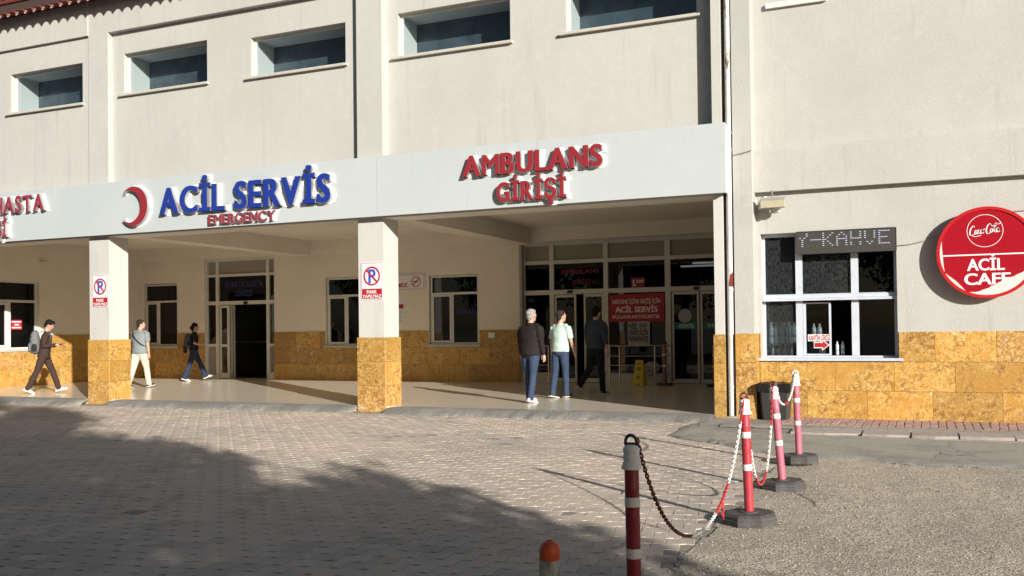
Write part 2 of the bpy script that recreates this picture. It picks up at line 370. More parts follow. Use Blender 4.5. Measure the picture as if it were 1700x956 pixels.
def text_at(s, x0, x1, z0, z1, y, mtl, parent, name="lettering", bold=.03, depth=0.002, mirror=False, label=None, slant=0., skew=0.):
    """flat lettering in the XZ plane facing -Y; x0..x1 its width, z0 baseline, z1 cap height"""
    me = bold_mesh(s, bold*.55, min(bold*.35, .016)) if bold > .035 else text_mesh(s, min(bold, .016), .5)
    n = len(me.vertices); co = np.empty(n*3); me.vertices.foreach_get("co", co); co = co.reshape(-1, 3)
    mnx, mxx = co[:, 0].min(), co[:, 0].max()
    u = (co[:, 0]-mnx)/(mxx-mnx); z = z0 + co[:, 1]/CAP*(z1-z0)
    if mirror: u = 1-u
    out = np.stack([x0+u*(x1-x0) + slant*(z-z0), y + np.where(co[:, 2] > 0, -depth*(co[:, 2]+.5), 0), z + skew*u], 1)
    me.vertices.foreach_set("co", out.ravel()); me.materials.clear(); me.materials.append(mtl); me.update()
    o = link(bpy.data.objects.new(name, me), parent)
    if label: o["label"] = label
    return o

def channel_letters(s, x0, x1, z0, z1, yb, depth, front, parent, bold=.045, back=.03, gap=.07, space=.30):
    """separate box letters, each with reflected sun painted as a white backing, standing off the wall plane yb"""
    cells = []; cur = 0.
    for ch in s:
        if ch == ' ': cur += space; continue
        me = bold_mesh(ch, bold*.62, 0. if ch in 'M' else .014)
        n = len(me.vertices); co = np.empty(n*3); me.vertices.foreach_get("co", co); co = co.reshape(-1, 3)
        w = co[:, 0].max()-co[:, 0].min()
        if cells and (cells[-1][0], ch) in (('R', 'V'), ('R', 'G'), ('L', 'A')): cur -= .05
        cells.append((ch, me, co, cur - co[:, 0].min())); cur += w + gap
    total = cur - gap; sx = (x1-x0)/total; sz = (z1-z0)/CAP
    for ch, me, co, off in cells:
        fz = co[:, 2] > 0
        out = np.stack([x0+(co[:, 0]+off)*sx, np.where(fz, yb-depth-(co[:, 2]-.5)*.03, yb-.012), z0+co[:, 1]*sz], 1)
        me.vertices.foreach_set("co", out.ravel()); me.materials.clear(); me.materials.append(front); me.materials.append(m_silver); me.update()
        me.polygons.foreach_set("material_index", [0 if abs(p.normal.y) > .7 else 1 for p in me.polygons])
        o = link(bpy.data.objects.new("letter", me), parent)
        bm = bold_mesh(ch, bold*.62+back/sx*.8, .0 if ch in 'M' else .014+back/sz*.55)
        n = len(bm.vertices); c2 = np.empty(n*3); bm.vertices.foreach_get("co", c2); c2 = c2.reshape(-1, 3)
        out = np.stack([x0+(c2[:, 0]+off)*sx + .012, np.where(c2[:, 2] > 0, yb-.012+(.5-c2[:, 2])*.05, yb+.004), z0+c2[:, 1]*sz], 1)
        bm.vertices.foreach_set("co", out.ravel()); bm.materials.clear(); bm.materials.append(m_glare); bm.update()
        link(bpy.data.objects.new("glare_plate", bm), o)  # wider plate paints the sun glare the letter sides throw on the fascia

def disc(mb, cx, cz, r, y0, y1, n=40, mi=0):
    return mb.prism([(cx+r*math.cos(2*math.pi*k/n), cz+r*math.sin(2*math.pi*k/n)) for k in range(n)], 'y', y0, y1, mi)
def ring(mb, cx, cz, r0, r1, y0, y1, n=40, mi=0):
    vs = []; fs = []
    for y in (y0, y1):
        for r in (r0, r1):
            for k in range(n):
                a = 2*math.pi*k/n; vs.append((cx+r*math.cos(a), y, cz+r*math.sin(a)))
    for k in range(n):
        j = (k+1) % n
        fs += [(k, j, n+j, n+k), (2*n+k, 3*n+k, 3*n+j, 2*n+j), (n+k, n+j, 3*n+j, 3*n+k), (k, 2*n+k, 2*n+j, j)]
    return mb.add(vs, fs, mi)
def rrect(x0, x1, z0, z1, r, n=4):
    p = []
    for cx, cz, a0 in ((x1-r, z1-r, 0), (x0+r, z1-r, 90), (x0+r, z0+r, 180), (x1-r, z0+r, 270)):
        for k in range(n+1):
            a = rad(a0+90*k/n); p.append((cx+r*math.cos(a), cz+r*math.sin(a)))
    return p

#=GROUND=
# ------------------------------------------------------------------ ground
FL = .10       # porch floor level
g = MB(); g.add([(-600,-600,-.06),(600,-600,-.06),(600,600,-.06),(-600,600,-.06)], [(0,1,2,3)])
struct(g.build("ground", m_earth))

# chip sealed yard at the right
def sheet(x0, x1, y0, y1, nx, ny, zf, inside=None):
    mb = MB(); idx = {}
    for j in range(ny+1):
        for i in range(nx+1):
            x = x0+(x1-x0)*i/nx; y = y0+(y1-y0)*j/ny
            idx[i, j] = len(mb.v); mb.v.append((x, y, zf(x, y)))
    for j in range(ny):
        for i in range(nx):
            x = x0+(x1-x0)*(i+.5)/nx; y = y0+(y1-y0)*(j+.5)/ny
            if inside is None or inside(x, y):
                mb.f.append([idx[i, j], idx[i+1, j], idx[i+1, j+1], idx[i, j+1]]); mb.m.append(0)
    return mb
def nz(x, y, s, seed=0): return noise.noise((x*s+seed, y*s-seed, seed*.37))
def edge_x(y): return -1.40 + .10*nz(0, y, .9, 3) + .04*nz(0, y, 4, 5)          # where the pavers stop
y = MB()
yard = sheet(-3.2, 9, -6, 13.3, 300, 480, lambda x, yy: .004 + .014*nz(x, yy, .7, 1) + .006*nz(x, yy, 7, 2) + .004*nz(x, yy, 22, 8) - (.0 if x > edge_x(yy) else .05), lambda x, yy: x > edge_x(yy)-.12)
struct(yard.build("yard_surface", m_chip, smooth=True))
# loose stones on it
st = MB()
for k in range(2600):
    t_ = random.random()
    yy = 4.0+8.0*t_**1.2; xx = random.gauss(-.9+.2*yy*.2, .75) if random.random() < .6 else random.uniform(-1.5, 4)
    if xx > 5 or (xx < edge_x(yy)-.02 and random.random() > .35*math.exp((xx-edge_x(yy))*5)): continue
    r = random.uniform(.004, .010); z = .006+.012*nz(xx, yy, .7, 1)
    a = random.random()*6.28; q = [(xx+r*math.cos(a+i*1.57)*random.uniform(.7, 1.2), yy+r*math.sin(a+i*1.57)*random.uniform(.7, 1.2), z) for i in range(4)]
    st.add(q+[(xx+random.uniform(-.3, .3)*r, yy+random.uniform(-.3, .3)*r, z+r*random.uniform(.6, 1.1))], [(0,1,4),(1,2,4),(2,3,4),(3,0,4)])
tag(st.build("gravel", mat("loose_stone", (.46, .395, .31), .9, layers=[(6, (.28, .24, .19), .4, .7)])), None, None, None, "stuff")

# interlocking pavers
PD = rad(10.6); U = Vector((math.cos(PD), math.sin(PD))); V = Vector((-math.sin(PD), math.cos(PD)))
PL, PW, AMP, JT = .200, .172, .018, .006
bed = MB(); bed.add([(-32, 1, -.005), (-1.1, 1, -.0065), (-1.1, 15.2, -.005), (-32, 15.2, -.005)], [(0, 1, 2, 3)])
paving = struct(bed.build("paved_forecourt", m_joint))
def paver_geo(c, zz, tx, ty):
    L2, W2 = PL/2-JT*.42, PW/2-.0012
    def out(i):
        l, w = L2-i, W2-i*.3
        return [(-l, -w), (-l*.45, -w-AMP), (l*.45, -w+AMP), (l, -w), (l, w), (l*.45, w+AMP), (-l*.45, w-AMP), (-l, w)]
    vs = []
    for ins, h in ((.0, -.03), (.0, -.002), (.0022, 0)):
        for a, b in out(ins):
            vs.append((c.x+U.x*a+V.x*b, c.y+U.y*a+V.y*b, zz+h+tx*a+ty*b))
    fs = [tuple(16+i for i in range(8))]
    for r_ in (0, 8):
        for i in range(8): fs.append((r_+i, r_+(i+1) % 8, r_+8+(i+1) % 8, r_+8+i))
    return vs, fs
cells = []
for j in range(-40, 130):
    for i in range(-170, 60):
        c = U*((i+.5*(j % 2))*PL) + V*(j*PW)
        if c.x < -24 or c.y < 3.0 or c.y > 14.62: continue
        if c.x > edge_x(c.y)-.06: continue
        # hidden under the asphalt patch
        if c.x > -2.9 and c.y > 11.9 + (-1.5-c.x)*.6 + .5: continue
        p = Vector((c.x, c.y, -CAMZ)); d = p.dot(fw); u_ = p.dot(RT)/d
        if abs(u_) > .62 or d < 2.5: continue
        cells.append((d, c))
cells.sort(key=lambda t: t[0])
def vis(c):
    p = Vector((c.x, c.y, -CAMZ)); d = p.dot(fw)
    return abs(p.dot(RT)/d)*1545 < 850 and -p.dot(UP)/d*1545 < 478-44.5+6
rest = MB(); n_ind = 0
for d, c in cells:
    zz = .005*nz(c.x, c.y, .8, 4) + random.uniform(-.0014, .0014)
    if random.random() < .012: zz -= .004
    tone = random.choice((0, 0, 0, 1, 2, 2)); tone = 1 if nz(c.x, c.y, .35, 12) > .38 and random.random() < .6 else tone
    vs, fs = paver_geo(c, zz, random.uniform(-.012, .012), random.uniform(-.008, .008))
    if vis(c) and n_ind < 300:
        MB().add(vs, fs).build("paver", (m_paver, PAVER_B, PAVER_C)[tone], paving); n_ind += 1
    else: rest.add(vs, fs, tone)
tag(rest.build("pavers_beyond", [m_paver, PAVER_B, PAVER_C], paving), kind="stuff")

# asphalt patch and ramp along the porch
def in_patch(x, yy):
    n_ = .10*nz(x, yy, 2.2, 6)+.05*nz(x, yy, 7, 7)
    if yy > 14.2 and x < -2.95: return False
    if yy > 13.16 and x > -2.35: return False
    if x < -1.3: lim = 11.05 + (-1.3-x)*.92
    else: lim = 11.0 - .04*(x+1.3)
    return yy > lim + n_ and x > -3.15 + n_ - (.25 if yy > 14.3 else 0)
def patch_rim(x, yy):
    lim = 11.05 + (-1.3-x)*.92 if x < -1.3 else 11.0 - .04*(x+1.3)
    d = min(yy - lim - .10*nz(x, yy, 2.2, 6) - .05*nz(x, yy, 7, 7), x+3.15)
    return min(1., max(0., d/.22))**.5
patch = sheet(-3.6, 9, 10.4, 15.5, 400, 170, lambda x, yy: -.006 + .036*patch_rim(x, yy) + .008*nz(x, yy, 1.3, 9)*patch_rim(x, yy) + .003*nz(x, yy, 12, 2) + max(0, min(.03, (yy-12)*.01)), in_patch)
for (x, yy, z) in list(patch.v): pass
struct(patch.build("asphalt_patch", m_asph, smooth=True))
# edge skirt of the patch is its own broken rim
ramp = MB()
def ramp_piece(xa, xb, round_a, round_b):
    N = int((xb-xa)/.04); rows = 12
    base = len(ramp.v)
    for i in range(N+1):
        x = xa+(xb-xa)*i/N
        e = 1.
        if round_a: e = min(e, math.sqrt(max(0, 1-(max(0, .55-(x-xa))/.55)**2)))
        if round_b: e = min(e, math.sqrt(max(0, 1-(max(0, .3-(xb-x))/.3)**2)))
        foot = 14.98 - (.42 + .10*nz(x, 0, 1.1, 2) + .05*nz(x, 0, 5, 3) + .03*nz(x, 0, 14, 6))*(.35+.65*e)
        for k in range(rows):
            t_ = k/(rows-1); yy = foot + (15.07-foot)*t_
            h = (FL+.004)*(1-(1-t_)**2.2)*(.55+.45*e)
            h += (.010*nz(x, yy, 6, 4) + .008*nz(x, yy, 19, 5))*(1-t_)
            ramp.v.append((x, yy, max(-.02, h + .004 - (.03 if k == 0 else 0))))
    for i in range(N):
        for k in range(rows-1):
            a = base+i*rows+k; ramp.f.append([a, a+rows, a+rows+1, a+1]); ramp.m.append(0)
ramp_piece(-24, -16.52, False, True); ramp_piece(-15.87, -9.62, True, True); ramp_piece(-9.02, -2.9, True, False)
struct(ramp.build("asphalt_ramp", m_ramp, smooth=True))
# brick strip, kerb row and asphalt strips in front of the cafe wall
stb = MB(); stb.box(-2.4, 6, 13.05, 15.45, -.05, .045)
pave = struct(stb.build("brick_pavement", m_joint))
bw, bl = .112, .215
k = 0
for r_ in range(6):
    for i in range(-18, 17):
        x = i*bw + random.uniform(-.006, .006); y0 = 14.14 + r_*bl + .02*nz(i, r_, .6, 3)
        x += .10*(y0-14.8)*(1 if i > 8 else .2)*.7
        if x < -2.05 or x > 2.6: continue
        if r_ == 0 and (i < -4 or 3 < i < 6): continue
        w = bw-.014; h = bl-.010; z = .052+random.uniform(-.005, .004); sk = .07*(1 if i > 8 else .15)
        vs = []
        for dz, ins in ((-.02, 0), (0, 0), (.004, .004)):
            for a, b in ((ins, ins), (w-ins, ins), (w-ins, h-ins), (ins, h-ins)): vs.append((x+a+b*sk, y0+b, z+dz))
        MB().add(vs, [(8,9,10,11)]+[(q+i2, q+(i2+1) % 4, q+4+(i2+1) % 4, q+4+i2) for q in (0, 4) for i2 in range(4)]).build("brick", m_brick, pave)
x = -1.55
kerb = MB(); kerb.box(-2.3, 6, 13.05, 13.70, -.05, .03)
kb = struct(kerb.build("kerb", m_kerb))
while x < 4:
    w = random.uniform(.55, .95); yj = random.uniform(-.04, .04)
    p = [(x+.012, 13.12+yj+random.uniform(-.03, .03)), (x+w*.5, 13.1+yj+random.uniform(-.03, .03)), (x+w-.012, 13.12+yj+random.uniform(-.05, .05)), (x+w-.012, 13.62+yj), (x+.012, 13.63+yj)]
    MB().prism(p, 'z', 0, .075+random.uniform(-.012, .012)).build("kerb_stone", m_kerb, kb); x += w
stp = sheet(-2.6, 6, 13.64, 14.28, 260, 26, lambda x, yy: .072+.006*nz(x, yy, 9, 3)-.035*abs((yy-13.96)/.32)**4,
            lambda x, yy: 13.68+.07*nz(x, yy, 2, 5) < yy < 14.22 + .10*nz(x, yy, 1.6, 8))
struct(stp.build("asphalt_strip", m_asph, smooth=True))
# porch floor
fl = MB(); fl.box(-24, -2.9, 15.05, 30, -.05, FL)
pf = struct(fl.build("porch_floor", m_floor))

#=BUILDING=
# ------------------------------------------------------------------ hospital building
B = thing("hospital_building", "long cream hospital block with open porch, stone dado and strip windows above", "building", (0, 0, 0))
def part(mb, name, m, parent=None, smooth=False): return mb.build(name, m, parent if parent is not None else B, smooth)

def tile(parent, x0, x1, z0, z1, yf, t=.03, axis='y', sgn=-1, m=None):
    """one stone slab; axis y: faces -Y at yf; axis x: faces +X at yf"""
    gp = .0016; a0, a1, c0, c1 = x0+gp, x1-gp, z0+gp, z1-gp; e = .0025
    vs = []
    for d, i in ((t, 0), (e, 0), (0, e)):
        for a, c in ((a0+i, c0+i), (a1-i, c0+i), (a1-i, c1-i), (a0+i, c1-i)):
            vs.append((a, yf+d, c) if axis == 'y' else (yf-d, a, c))
    fs = [(8,9,10,11)] + [(q+i, q+(i+1) % 4, q+4+(i+1) % 4, q+4+i) for q in (0, 4) for i in range(4)] + [(3,2,1,0)]
    # object origin at the slab centre so that grain differs from slab to slab
    cx = np.mean(np.array(vs), 0)
    o = MB().add([tuple(np.array(v)-cx) for v in vs], fs).build("tile", m or (m_trav_worn if random.random() < .12 else m_trav), parent)
    o.location = cx; return o

def spans(x0, x1, cuts):
    """x0..x1 minus the cut ranges"""
    out = [(x0, x1)]
    for a, b in cuts:
        nx = []
        for p, q in out:
            if b <= p or a >= q: nx.append((p, q)); continue
            if a > p: nx.append((p, a))
            if b < q: nx.append((b, q))
        out = nx
    return out
def tile_run(parent, x0, x1, z0, z1, yf, step, off, cuts=(), axis='y', m=None):
    for a, b in spans(x0, x1, cuts):
        e = [a]; q = x0+off
        while q < b:
            if q > a+.12 and q < b-.12: e.append(q)
            q += step*random.uniform(.94, 1.06)
        e.append(b)
        for p, r_ in zip(e[:-1], e[1:]): tile(parent, p, r_, z0, z1, yf+random.uniform(-.002, .002), axis=axis, m=m)

# pillars with stone bases
for k_, (xa, xb) in enumerate(((-16.478, -15.913), (-9.60, -9.05))):
    mb = MB(); mb.box(xa, xb, 15.03, 15.57, -.1, 3.62)
    p = part(mb, "pillar", m_pillar)
    p["label"] = "porch pillar before the cream-trousered walker" if k_ == 0 else "porch pillar near the middle window"
    for z0, z1 in ((-.08, .48), (.48, .93), (.93, 1.39)):
        xm = (xa+xb)/2
        tile(p, xa-.03, xb+.03, z0, z1, 15.0, m=m_trav if z0 > .4 else m_trav_worn)
        tile(p, 15.0+.002, 15.60, z0, z1, xb+.03, axis='x')
        tile(p, 15.0+.002, 15.60, z0, z1, xa, axis='x')
# wing wall closing the porch beside the annex
mb = MB(); mb.box(-2.90, -2.755, 15.03, 23.0, 0, 3.9)
wg = part(mb, "wing_wall", m_pillar)
for z0, z1 in ((.0, .48), (.48, .93), (.93, 1.39)): tile(wg, -2.925, -2.735, z0, z1, 15.0)
# gap between the two buildings
mb = MB(); mb.box(-2.753, -2.552, 15.62, 15.9, 0, 9.2); part(mb, "joint_wall", m_wall)

# upper wall: three bays and pilasters
bays = [(-26, -16.478, 15.075), (-15.913, -9.60, 15.16), (-9.05, -2.90, 15.25)]
wins = [[(-18.94, -16.70, 6.63, 7.50)], [(-15.58, -13.30, 6.72, 7.575), (-12.18, -9.925, 6.69, 7.465)], [(-8.82, -6.51, 6.695, 7.495), (-5.45, -3.15, 6.695, 7.52)]]
for (xa, xb, yw), ws in zip(bays, wins):
    mb = MB(); pierced(mb, xa-.02, xb+.02, 4.2, 9.2, ws, yw, yw+.14); part(mb, "upper_wall", m_wall)
    band = .075 if yw < 15.1 else .13
    if xa < -10:
        mb = MB(); mb.box(xa, xb if xa < -16 else xb-.001, yw-band, yw, 8.05, 9.1); part(mb, "raised_band", m_wall)
    for (x0, x1, z0, z1) in ws:
        w = bpy.data.objects.new("window", None); link(w, B)
        yg = yw+.12
        f_ = MB()
        t_ = .045
        for (a, b, c, d) in ((x0, x0+t_, z0, z1), (x1-t_, x1, z0, z1), (x0+t_, x1-t_, z0, z0+t_*.6), (x0+t_, x1-t_, z1-t_, z1)):
            f_.box(a, b, yg, yg+.05, c, d)
        part(f_, "frame", m_pvc, w)
        gl = MB(); gl.box(x0+t_, x1-t_, yg+.02, yg+.026, z0+t_*.6, z1-t_); part(gl, "pane", m_glass_up, w)
        # deep lined box behind the pane with a second dark window
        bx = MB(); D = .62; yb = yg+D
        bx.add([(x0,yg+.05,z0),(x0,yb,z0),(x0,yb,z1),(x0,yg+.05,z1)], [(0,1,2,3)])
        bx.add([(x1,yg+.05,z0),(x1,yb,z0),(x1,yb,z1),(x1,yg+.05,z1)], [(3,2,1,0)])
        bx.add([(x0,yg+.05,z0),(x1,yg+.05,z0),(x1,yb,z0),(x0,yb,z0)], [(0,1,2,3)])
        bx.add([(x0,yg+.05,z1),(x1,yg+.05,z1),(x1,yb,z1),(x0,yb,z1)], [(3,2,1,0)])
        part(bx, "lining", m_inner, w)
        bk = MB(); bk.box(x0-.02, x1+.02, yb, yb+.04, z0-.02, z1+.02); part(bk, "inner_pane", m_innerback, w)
        sl_ = MB(); sl_.prism([(yw-.075, z0-.075), (yw-.075, z0-.035), (yw+.12, z0-.002), (yw+.12, z0-.075)], 'x', x0-.11, x1+.05)
        part(sl_, "sill", m_sill, w)
for xa, xb in ((-16.478, -15.913), (-9.60, -9.05), (-2.90, -2.755)):
    mb = MB(); mb.box(xa, xb, 15.03, 15.6, 3.9, 9.2); part(mb, "pilaster", m_wall)
# roof: barrel tiles, board, gutter
rf = bpy.data.objects.new("roof", None); link(rf, B)
pt = .268
tm = MB(); n = 8
arc = [(pt*.5*math.cos(math.pi*k/n), .085*math.sin(math.pi*k/n)) for k in range(n+1)]
arc2 = [(a*.88, b*.86-.004) for a, b in arc]
vs = [(a, 0, b) for a, b in arc] + [(a, 0, b) for a, b in arc2] + [(a, 1.0, b+.30) for a, b in arc] + [(a, 1.0, b+.30) for a, b in arc2]
N1 = n+1; fs = []
for k in range(n): fs += [(k, N1+k, N1+k+1, k+1), (k, k+1, 2*N1+k+1, 2*N1+k), (N1+k, 3*N1+k, 3*N1+k+1, N1+k+1)]
tm.add(vs, fs); tile_me = tm.mesh("tile", m_roof)
mm = MB().add([(-.034, 0, .032), (.034, 0, .032), (0, 0, -.035), (-.034, .05, .05), (.034, .05, .05), (0, .05, .0)], [(0, 2, 1), (0, 3, 5, 2), (1, 2, 5, 4)]); mor_me = mm.mesh("mortar", m_mortar)
xx = -21.0
while xx < -11.8:
    o = bpy.data.objects.new("tile", tile_me); link(o, rf); o.location = (xx, 14.60, 8.655)
    o = bpy.data.objects.new("mortar", mor_me); link(o, rf); o.location = (xx+pt/2, 14.607, 8.655)
    xx += pt
mb = MB(); mb.box(-26, -2.6, 14.66, 14.72, 8.76, 8.92); part(mb, "eave_board", m_board, rf)
mb = MB(); mb.box(-26, -2.6, 14.72, 15.6, 8.99, 9.06); part(mb, "soffit", m_board, rf)
mb = MB(); mb.tube([(-26, 14.66, 8.98), (-2.6, 14.66, 8.98)], .05, 8); part(mb, "gutter", m_roof, rf)
mb = MB(); mb.prism([(14.66, 9.06), (15.6, 9.06), (19, 10.3), (19, 10.36)], 'x', -26, -2.6); part(mb, "roof_slope", m_roof, rf)

# fascia
mb = MB(); mb.box(-26, -2.70, 14.90, 15.24, 3.655, 4.73); part(mb, "fascia_core", m_dark)
for xa, xb in ((-24.5, -16.035), (-16.028, -12.55), (-12.545, -9.073), (-9.067, -5.87), (-5.865, -2.665)):
    mb = MB(); mb.box(xa, xb, 14.85, 14.895, 3.635, 4.75); part(mb, "fascia_panel", m_fascia)
mb = MB(); mb.box(-2.70, -2.668, 14.90, 15.3, 3.64, 4.748); part(mb, "fascia_panel", m_fascia)
mb = MB(); mb.box(-26, -2.70, 14.896, 15.02, 4.731, 4.749); part(mb, "fascia_cap", m_fascia)
# porch structure
mb = MB(); mb.box(-26, -2.9, 15.02, 15.60, 3.62, 4.13); part(mb, "front_beam", m_porch)
mb = MB(); mb.box(-26, -2.9, 15.6, 23.1, 4.13, 4.25); part(mb, "ceiling", m_ceil)
for xa, xb in ((-16.45, -15.95), (-9.58, -9.05)):
    mb = MB(); mb.box(xa, xb, 15.6, 22.42, 3.70, 4.13); part(mb, "ceiling_beam", m_porch)
mb = MB(); mb.box(-22.6, -2.9, 22.42, 22.72, 3.78, 4.13); part(mb, "ceiling_beam", m_porch)

# back wall
YB = 22.70
holes = [(-22.56, -21.17, 1.12, 3.08), (-20.09, -17.45, FL, 3.77), (-15.63, -13.5, 1.10, 3.06), (-12.23, -10.71, 1.12, 3.01), ]
mb = MB(); pierced(mb, -22.6, -9.52, FL-.05, 3.78, [(a, b, c if c > FL else FL-.1, d) for a, b, c, d in holes], YB, YB+.25)
bwall = part(mb, "back_wall", m_porch)
dcut = [(-20.09, -17.45), (-9.52, -2.9)]
wcut = [(-22.58, -21.15), (-15.65, -13.48), (-12.25, -10.69)]
for z0, z1, st_, of, ct in ((FL, .565, .93, .5, dcut), (.565, 1.03, .93, .1, dcut), (1.03, 1.495, .9, .65, dcut+wcut)):
    tile_run(bwall, -22.58, -2.92, z0, z1, YB-.03, st_, of, ct)
# side wall of the porch, facing the annex
XS = -22.6
mb = MB(); pierced(mb, 15.2, 22.7, FL-.05, 4.13, [(16.6, 18.86, 1.12, 3.0)], XS, XS-.25, swap=True)
swall = part(mb, "side_wall", m_porch)
for z0, z1, st_, of, ct in ((FL, .57, .8, .35, ()), (.57, 1.04, .8, .7, ()), (1.04, 1.50, .85, .2, ((16.55, 18.9),))):
    tile_run(swall, 15.25, 22.66, z0, z1, XS+.03, st_, of, ct, axis='x')
# low strips under the openings
for a, b, z in ((-22.58, -21.15, 1.115), (-15.65, -13.48, 1.095), (-12.25, -10.69, 1.115)):
    mb = MB(); mb.box(a-.04, b+.04, YB-.06, YB+.10, z-.05, z); mb.box(a, b, YB-.03, YB, 1.032, z-.051); part(mb, "window_ledge", m_sill)

def window_y(x0, x1, z0, z1, zt, xm, y, m_f, upper, lo_a, lo_b, ft=.05, inner_sash=True, name="window"):
    """two-part window: transom at zt, mullion at xm; panes upper / lower a (with its own sash) / lower b"""
    w = bpy.data.objects.new(name, None); link(w, B)
    f_ = MB()
    f_.box(x0, x0+ft, y, y+.06, z0, z1); f_.box(x1-ft, x1, y, y+.06, z0, z1)
    f_.box(x0+ft, x1-ft, y, y+.06, z0, z0+ft*.7); f_.box(x0+ft, x1-ft, y, y+.06, z1-ft, z1)
    f_.box(x0+ft, x1-ft, y-.001, y+.061, zt-.03, zt+.03); f_.box(xm-.03, xm+.03, y-.002, y+.062, z0+ft*.7, zt-.03)
    part(f_, "frame", m_f, w)
    if inner_sash:
        s_ = MB(); a, b, c, d = x0+ft+.004, xm-.034, z0+ft*.7+.004, zt-.034; t2 = .045
        s_.box(a, a+t2, y-.02, y+.03, c, d); s_.box(b-t2, b, y-.02, y+.03, c, d); s_.box(a+t2, b-t2, y-.02, y+.03, c, c+t2); s_.box(a+t2, b-t2, y-.02, y+.03, d-t2, d)
        part(s_, "sash", m_f, w)
    for (a, b, c, d, gm, bm_) in ((x0+ft, x1-ft, zt+.03, z1-ft, *upper), (x0+ft, xm-.03, z0+ft*.7, zt-.03, *lo_a), (xm+.03, x1-ft, z0+ft*.7, zt-.03, *lo_b)):
        gl = MB(); gl.box(a, b, y+.02, y+.026, c, d); part(gl, "pane", gm, w)
        if bm_ is not None:
            bl_ = MB(); bl_.box(a-.01, b+.01, y+.10, y+.11, c-.01, d+.01); part(bl_, "blind", bm_, w)
    return w
window_y(-22.53, -21.18, 1.13, 3.06, 2.51, -21.96, YB+.05, m_alu, (m_glass_dark, m_blind_dark), (m_glass_dark, m_blind), (m_glass_dark, m_blind))
window_y(-15.60, -13.52, 1.11, 3.05, 2.53, -14.92, YB+.05, m_pvc, (m_glass_dark, None), (m_glass_dark, None), (m_glass_dark, None))
wc = window_y(-12.20, -10.73, 1.13, 3.0, 2.505, -11.53, YB+.05, m_pvc, (m_glass_dark, None), (m_glass_dark, m_blind_dark), (m_glass_dark, None))
text_at("GÜVENLİK", -11.43, -10.80, 1.96, 2.08, YB+.068, m_inkblue, wc, bold=.02)
# side window
w = bpy.data.objects.new("window", None); link(w, B)
f_ = MB(); xs = XS-.10
for (a, b, c, d) in ((18.80, 18.86, 1.12, 3.0), (16.6, 16.66, 1.12, 3.0), (16.66, 18.80, 1.12, 1.17), (16.66, 18.80, 2.95, 3.0), (16.66, 18.80, 2.41, 2.48), (17.93, 18.03, 1.17, 2.41)):
    f_.box(xs-.06, xs, a, b, c, d)
part(f_, "frame", m_pvc, w)
s_ = MB()
for (a, b, c, d) in ((17.86, 17.925, 1.18, 2.40), (16.67, 16.73, 1.18, 2.40), (16.73, 17.86, 1.18, 1.24), (16.73, 17.86, 2.34, 2.40)): s_.box(xs-.03, xs+.02, a, b, c, d)
part(s_, "sash", m_pvc, w)
for (a, b, c, d) in ((16.66, 18.80, 2.48, 2.95), (16.73, 17.86, 1.24, 2.34), (18.03, 18.80, 1.17, 2.41)):
    gl = MB(); gl.box(xs-.032, xs-.026, a, b, c, d); part(gl, "pane", m_glass_clean, w)
bl_ = MB()
for q in range(46):
    a = 16.6+q*.05; bl_.add([(xs-.12, a, 1.1), (xs-.12, a+.044, 1.1), (xs-.12, a+.044, 3.0), (xs-.12, a, 3.0)], [(0,1,2,3)])
part(bl_, "vertical_blind", mat("vertical_blind_cloth", (.045, .042, .04), .9, layers=[(30, (.09, .08, .07), .55, .7, 2, 0, (1, 1, .02))]), w)
mb = MB(); mb.box(XS-.1, XS+.05, 16.5, 18.95, 1.06, 1.118); part(mb, "window_ledge", m_sill)

# ------- doors
def bars(mb, xs, zs, y0, y1, w):
    pass
# door A (outpatients)
dA = bpy.data.objects.new("entrance_door", None); link(dA, B); dA["label"] = "grey framed sliding entrance standing open to a dark hall"
Y = YB+.12
f_ = MB()
x = [-20.07, -19.98, -19.70, -19.60, -17.77, -17.68, -17.48, -17.40]
f_.box(-20.09, -20.02, Y-.06, Y+.06, FL, 3.77); f_.box(-17.50, -17.45, Y-.06, Y+.06, FL, 3.77)
f_.box(-20.02, -17.50, Y-.06, Y+.06, 3.69, 3.77)
f_.box(-19.70, -19.60, Y-.06, Y+.06, FL, 3.69); f_.box(-17.79, -17.69, Y-.06, Y+.06, FL, 3.69)
for (a, b) in ((-20.02, -19.70), (-19.60, -17.79), (-17.69, -17.50)):
    f_.box(a, b, Y-.055, Y+.055, 3.22, 3.30); f_.box(a, b, Y-.057, Y+.057, 2.36, 2.47)
f_.box(-20.02, -19.70, Y-.055, Y+.055, 1.08, 1.16); f_.box(-20.02, -19.70, Y-.055, Y+.055, FL, .20)
f_.box(-17.69, -17.50, Y-.055, Y+.055, 1.08, 1.16); f_.box(-17.69, -17.50, Y-.055, Y+.055, FL, .30)
part(f_, "frame", m_alu, dA)
for a, b, c, d in ((-20.02, -19.70, 3.30, 3.69), (-19.60, -17.79, 3.30, 3.69), (-17.69, -17.50, 3.30, 3.69)):
    gl = MB(); gl.box(a, b, Y, Y+.006, c, d); part(gl, "pane", m_blind, dA)
for a, b, c, d in ((-20.02, -19.70, 2.47, 3.22), (-19.60, -17.79, 2.47, 3.22), (-17.69, -17.50, 2.47, 3.22), (-20.02, -19.70, 1.16, 2.36), (-17.69, -17.50, 1.16, 2.36)):
    gl = MB(); gl.box(a, b, Y, Y+.006, c, d); part(gl, "pane", m_glass_clean, dA)
for a, b, c, d in ((-20.02, -19.70, .20, 1.08), (-17.69, -17.50, .30, 1.08)):
    gl = MB(); gl.box(a, b, Y, Y+.02, c, d); part(gl, "kick_panel", m_blind, dA)
s_ = MB(); Y2 = Y-.03
